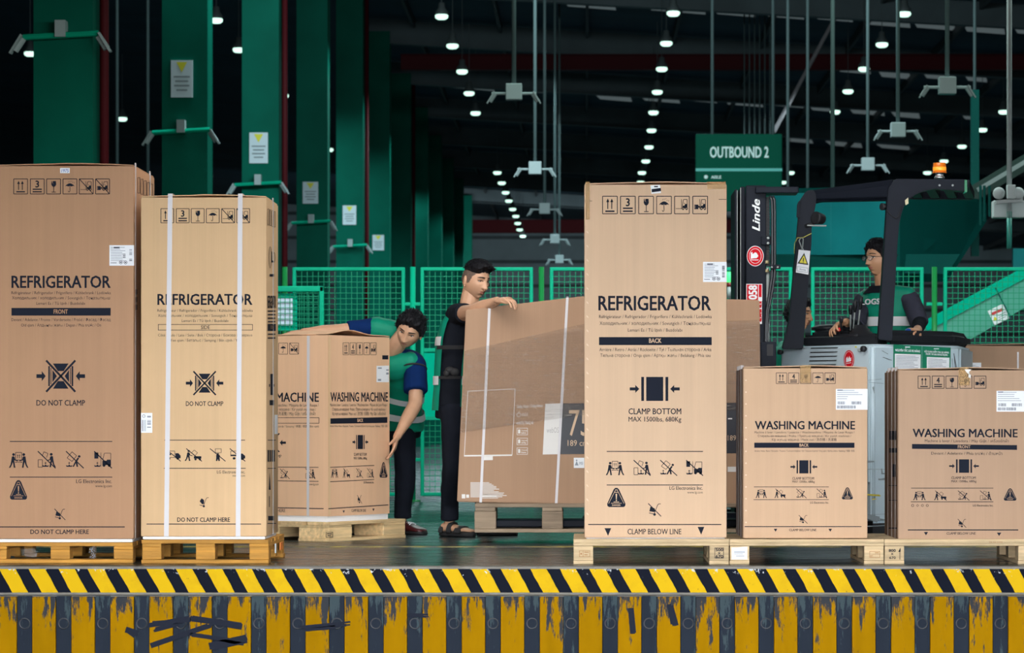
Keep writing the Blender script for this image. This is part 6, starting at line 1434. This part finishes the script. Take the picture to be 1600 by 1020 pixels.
P.cloth('trousers', [ringloft(P.rings(-.14, .12, .004), 20), limb([hip1, kn1, an1+Vector((0, 0, .12)), an1+Vector((0, 0, .0))], [.082, .064, .058, .062], round_ends=(True, False)), limb([hip2, kn2, an2+Vector((0, 0, .09)), an2+Vector((0, 0, .02))], [.082, .066, .056, .06], round_ends=(True, False))], DEN, .009, 4, .006, 12)
P.cloth('tee_shirt', [ringloft(P.rings(-.02, .97, .006), 22, 2.2), limb([sh+Vector((-.02, .06, .0)), sh, sh.lerp(el, .42)], [.07, .070, .066], round_ends=(True, False)), limb([sh2, sh2.lerp(el2, .6)], [.068, .064], round_ends=(True, False))], BLKT, .009, 4, .005, 15)
TB_ = math.radians
P.shell('vest_back', P.rings(-.06, .99, .022, 14), VEST, (PI*1.5-TB_(62), PI*1.5+TB_(62)), 'back panel of the green vest')
P.shell('vest_front', P.rings(-.06, .95, .024, 14), VEST, (PI*.5-TB_(58), PI*.5+TB_(58)), 'front panel of the green vest')
P.shell('vest_collar', P.rings(.90, .985, .016, 4), VEST)
for (ta, tb) in ((.20, .29), (.60, .69)):
    P.shell('reflective_band', P.rings(ta, tb, .028, 3), REFL, (PI*1.5-TB_(58), PI*1.5+TB_(58))); P.shell('reflective_band', P.rings(ta, tb, .030, 3), REFL, (PI*.5-TB_(56), PI*.5+TB_(56)))
P.shell('waist_tie', P.rings(.56, .60, .026, 3), SOLE, (-TB_(46), TB_(46))); P.shell('waist_tie', P.rings(.26, .29, .026, 3), SOLE, (-TB_(46), TB_(46)))
m = MB(); q = W(703, 578, 18.02)
m.ell(q, (.03, .02, .022)).ell(q+Vector((.03, -.005, -.012)), (.028, .018, .026)).ell(q+Vector((-.02, 0, -.02)), (.02, .016, .022)); P.add('tie_knot', m, SOLE)
for hh, dd in ((h1, Vector((.80, -.60, 0))), (h2, Vector((.97, -.22, 0)))):
    sd = dd.cross(Vector((0, 0, 1))).normalized(); m = MB()
    rr = [(hh+dd*(.26*t-.008)+Vector((0, 0, -.013)), sd*.047*a, Vector((0, 0, .0165))) for (t, a) in ((0, .6), (.06, .85), (.3, .82), (.6, 1.0), (.8, 1.1), (.95, .9), (1.02, .5))]
    v, f = ringloft(rr, 16, 4); m.add(v, f); P.add('sandal_sole', m, SOLE)
    m = MB()
    for (t0, t1, hw, hz) in ((.55, .72, .055, .040), (.28, .38, .047, .066), (.02, .10, .046, .05)):
        for tt in np.linspace(t0, t1, 5):
            m.tube([hh+dd*.25*tt+sd*hw*math.cos(a)+Vector((0, 0, -.005+hz*math.sin(a))) for a in np.linspace(0, PI, 9)], .007, 6)
    P.add('sandal_strap', m, SOLE)
f_ = Vector((.80, -.56, -.20))
P.finish(SKIN, dict(c=W(742.5, 438, 18.13), f=Vector((.70, -.68, -.24)), up=(.14, -.1, .98), style='quiff', scale=1.0, expr=1), fine, coarse)

# ---- worker bending over beside the cornerwise carton
P = Person('man in navy T-shirt and green vest bending to grip the washing machine carton', Vector((W(632, 836, 18.8).x, 3.8, 0)))
pel = W(620, 662, 18.95); nk = W(611, 552, 18.62)
sd = (W(655, 566, 18.55)-W(578, 508, 18.72)).normalized(); sp_ = (nk-pel).normalized(); fr = sp_.cross(sd).normalized()
if fr.y > 0: fr = -fr
P.torso(pel, nk, Vector((1, 0, -.1)), Vector((0, -1, -.25)), sd, fr, W_=.98)
shL = W(649, 567, 18.54); elL = W(650, 630, 18.42); wrL = W(620, 683, 18.18)
shR = W(582, 512, 18.70); elR = W(528, 517, 18.62); wrR = W(474, 519, 18.50)
fine = [limb([W(611, 556, 18.6), W(620, 538, 18.52), W(638, 516, 18.48)], [.062, .058, .058]), limb([shL, elL, elL.lerp(wrL, .3), wrL], [.052, .046, .045, .027]), limb([shR, elR, elR.lerp(wrR, .3), wrR], [.052, .044, .043, .027])]
fine += hand(wrL, W(611, 722, 18.10)-wrL, (-.75, -.10, .0), -1, curl=(.18, .22, .28, .35), thumb=(.62, .25), s=.98)
fine += hand(wrR, (-1, -.2, -.06), (0, 0, -1), 1, curl=(.25, .3, .3, .35))
hipL = W(630, 662, 18.9); knL = W(634, 745, 18.86); anL = Vector((W(629, 812, 18.85).x, 3.86, .10))
hipR = W(606, 662, 18.98); knR = W(578, 745, 18.92); anR = Vector((W(552, 812, 18.95).x, 3.93, .10))
coarse = [ringloft(P.rings(-.1, .95, -.02), 18), limb([hipL, knL, anL+Vector((0, 0, .06)), anL], [.065, .045, .034, .032]), limb([hipR, knR, anR+Vector((0, 0, .06)), anR], [.065, .045, .034, .032])]
P.cloth('trousers', [ringloft(P.rings(-.16, .16, .006), 20), limb([hipL, knL, anL+Vector((0, 0, .06)), anL], [.086, .068, .058, .06], round_ends=(True, False)), limb([hipR, knR, anR+Vector((0, 0, .06)), anR], [.086, .068, .058, .06], round_ends=(True, False))], DEN, .009, 4, .006, 12)
P.cloth('tee_shirt', [ringloft(P.rings(.0, .98, .004), 22, 2.2), limb([shL+Vector((-.05, .02, .02)), shL, shL.lerp(elL, .72)], [.074, .074, .078], round_ends=(True, False)), limb([shR+Vector((.05, 0, -.02)), shR, shR.lerp(elR, .72)], [.07, .066, .060], round_ends=(True, False))], NAVY, .009, 4, .005, 15)
V1 = [ringloft(P.rings(-.04, .95, .020), 24, 2.3), limb([shL+Vector((-.15, .03, -.03)), shL+Vector((-.02, -.008, -.004))], [.088, .082]), limb([shR+Vector((.13, 0, -.03)), shR+Vector((.02, 0, -.004))], [.078, .078])]
P.cloth('safety_vest', V1, VEST, .009, 5, .006, 10)
m = MB(); ax = (elL-shL).normalized(); uu = ax.orthogonal().normalized(); ww = ax.cross(uu); q = shL+ax*.045+Vector((-.012, 0, 0))
m.tube([q+(uu*math.cos(a)+ww*math.sin(a))*.083 for a in np.linspace(0, 2*PI, 25)], .006, 6); P.add('vest_trim', m, SOLE)
P.shell('reflective_band', P.rings(.40, .50, .032, 3), REFL); P.shell('reflective_band', P.rings(.12, .22, .034, 3), REFL)
P.shell('collar', P.rings(.91, 1.0, .030, 4), NAVY)
for hh, dd in ((Vector((anL.x-.04, 3.90, .012)), Vector((.72, -.69, 0))), (Vector((anR.x-.03, 3.97, .012)), Vector((.3, -.95, 0)))):
    sd_ = dd.cross(Vector((0, 0, 1))).normalized(); m = MB(); v, f = ringloft(foot_shape(hh, dd, .26, .050, .085), 18, 2.4); m.add(v, f); P.add('shoe', m, SHOE)
    m = MB(); v, f = ringloft([(hh+dd*(.265*t-.004), sd_*.052*a, Vector((0, 0, .011))) for (t, a) in ((0, .6), (.06, .85), (.3, .82), (.6, 1.0), (.8, 1.1), (.95, .9), (1.02, .5))], 16, 4); m.add(v, f); P.add('shoe_sole', m, SOLE)
    m = MB()
    for tt in (.42, .5, .58): m.tube([hh+dd*.26*tt+sd_*.04*math.cos(a)+Vector((0, 0, .015+.058*(1.05-tt*.35)*math.sin(a))) for a in np.linspace(.5, PI-.5, 7)], .004, 5)
    P.add('shoe_lace', m, REFL)
P.finish(SKIN, dict(c=W(641, 515, 18.45), f=(-.27, -.84, -.47), up=(.32, -.3, .9), style='short', scale=1.02, expr=1), fine, coarse)

# ---- truck driver
P = Person('man with glasses and a green vest driving the reach truck', Vector((W(1385, 700, 19.3).x, 4.3, .30)))
pel = W(1386, 590, 19.35); nk = W(1383, 447, 19.32); F_ = Vector((-.50, -.87, 0)); S_ = Vector((.87, -.50, 0))
P.torso(pel, nk, S_, F_, W_=1.0)
shL = W(1426, 466, 19.22); elL = W(1437, 505, 19.05); wrL = W(1433, 517, 18.78)
shR = W(1344, 470, 19.42); elR = W(1338, 512, 19.12); wrR = W(1321, 503, 18.86)
fine = [limb([W(1384, 462, 19.32), W(1382, 440, 19.30), W(1378, 412, 19.29)], [.072, .066, .062]), limb([shL+Vector((-.03, 0, -.03)), elL, wrL], [.042, .042, .028]), limb([shR+Vector((.03, 0, -.03)), elR, wrR], [.042, .042, .028])]
fine += hand(wrL, (-.45, -.75, .05), (-.2, .1, -1), 1, curl=(.75, .85, .9, .9), s=.95)
fine += hand(wrR, (-.75, -.45, -.25), (.3, -.3, -.9), -1, curl=(.5, .6, .65, .7), s=.98)
hipL = W(1400, 600, 19.3); hipR = W(1370, 600, 19.4); knL = hipL+Vector((.02, -.30, -.22)); knR = hipR+Vector((-.05, -.30, -.22)); anL = knL+Vector((.0, .1, -.38)); anR = knR+Vector((0, .1, -.38))
coarse = [ringloft(P.rings(-.1, .95, -.02), 18), limb([hipL, knL, anL], [.07, .05, .035]), limb([hipR, knR, anR], [.07, .05, .035])]
P.cloth('trousers', [ringloft(P.rings(-.14, .1, .006), 20), limb([hipL, knL, anL], [.085, .066, .055]), limb([hipR, knR, anR], [.085, .066, .055])], DEN, .012, 4)
P.cloth('tee_shirt', [ringloft(P.rings(.0, .985, .004), 22, 2.2), limb([shL+Vector((-.06, .02, .01)), shL+Vector((-.012, 0, -.01)), shL.lerp(elL, 1.0)], [.068, .066, .064], round_ends=(True, False)), limb([shR+Vector((.06, 0, .01)), shR+Vector((.012, 0, -.01)), shR.lerp(elR, 1.0)], [.068, .064, .062], round_ends=(True, False))], GRYT, .009, 4, .005, 15)
P.cloth('arm_sleeve', [limb([elL.lerp(shL, .3), elL, elL.lerp(wrL, .8)], [.052, .050, .038], round_ends=(True, False))], BLKT, .007, 3, .002)
P.cloth('arm_sleeve', [limb([elR.lerp(shR, .3), elR, elR.lerp(wrR, .82)], [.052, .050, .038], round_ends=(True, False))], BLKT, .007, 3, .002)
P.cloth('safety_vest', [ringloft(P.rings(-.02, .95, .018), 24, 2.3), limb([shL+Vector((-.12, .03, .02)), shL+Vector((-.03, .01, .018))], [.072, .064]), limb([shR+Vector((.12, -.02, .01)), shR+Vector((.035, -.01, .014))], [.072, .062])], VEST, .009, 5, .005, 11)
P.shell('reflective_band', P.rings(.56, .66, .027, 3), REFL)
P.shell('collar', P.rings(.92, 1.0, .022, 4), BLKT)
P.finish(SKIN2, dict(c=W(1374.5, 404, 19.28), f=(-.84, -.54, -.06), up=(-.03, 0, 1), style='short', scale=1.0, glasses=True), fine, coarse)
V, F = glyphs('LOGSE', .03); RG = P
tq = Print('vest_lettering', P.root, tuple(Vector(P.rings(.62, .62, .0, 1)[0][0])+F_*(.128+.030)), tuple(F_), [REFL], .002); tq.text('LOGSE', 1346, 1381, 476, 8.5, .04, slope=-.04); tq.build('white vest lettering')

# ---- worker half hidden behind the truck's left guard post
P = Person('man in a green shirt half hidden behind the left guard post', Vector((W(1235, 800, 21.3).x, 6.3, 0)))
pel = W(1236, 665, 21.35); nk = W(1240, 530, 21.3); F_ = Vector((.85, -.5, 0)); S_ = Vector((-.5, -.85, 0))
P.torso(pel, nk, S_, F_, W_=1.05)
shL = W(1228, 552, 21.12); elL = W(1226, 610, 21.05); wrL = W(1236, 655, 20.95); shR = W(1252, 552, 21.5); elR = W(1256, 610, 21.5); wrR = W(1262, 655, 21.35)
fine = [limb([W(1240, 540, 21.3), W(1242, 515, 21.28), W(1247, 495, 21.25)], [.07, .06, .058]), limb([shL, elL, wrL], [.05, .044, .028]), limb([shR, elR, wrR], [.05, .044, .028])]
fine += hand(wrL, (.1, -.05, -1), (.3, .8, 0), 1)+hand(wrR, (.1, -.05, -1), (.3, -.8, 0), -1)
g0 = lambda x, y: Vector((x, y, .09))
hipL = pel+Vector((-.04, -.09, -.02)); hipR = pel+Vector((.04, .09, -.02)); anL = g0(hipL.x, hipL.y); anR = g0(hipR.x+.05, hipR.y); knL = hipL.lerp(anL, .5); knR = hipR.lerp(anR, .5)
coarse = [ringloft(P.rings(-.1, .95, -.02), 18), limb([hipL, knL, anL], [.07, .05, .035]), limb([hipR, knR, anR], [.07, .05, .035])]
P.cloth('trousers', [ringloft(P.rings(-.14, .1, .006), 20), limb([hipL, knL, anL], [.085, .066, .055]), limb([hipR, knR, anR], [.085, .066, .055])], DEN, .012, 4)
P.cloth('green_shirt', [ringloft(P.rings(-.04, .985, .012), 22, 2.2), limb([shL, elL, elL.lerp(wrL, .2)], [.078, .066, .06]), limb([shR, elR, elR.lerp(wrR, .2)], [.074, .066, .06])], VEST, .010, 5, .005, 12)
for hh in (anL, anR):
    m = MB(); v, f = ringloft(foot_shape(Vector((hh.x-.06, hh.y, .012)), F_, .26, .05, .085), 16, 2.4); m.add(v, f); P.add('shoe', m, SOLE)
P.finish(SKIN2, dict(c=W(1247.5, 492, 21.22), f=(.90, -.42, -.08), up=(.02, 0, 1), style='short', scale=.98), fine, coarse)
bpy.data.scenes.remove(TMP)
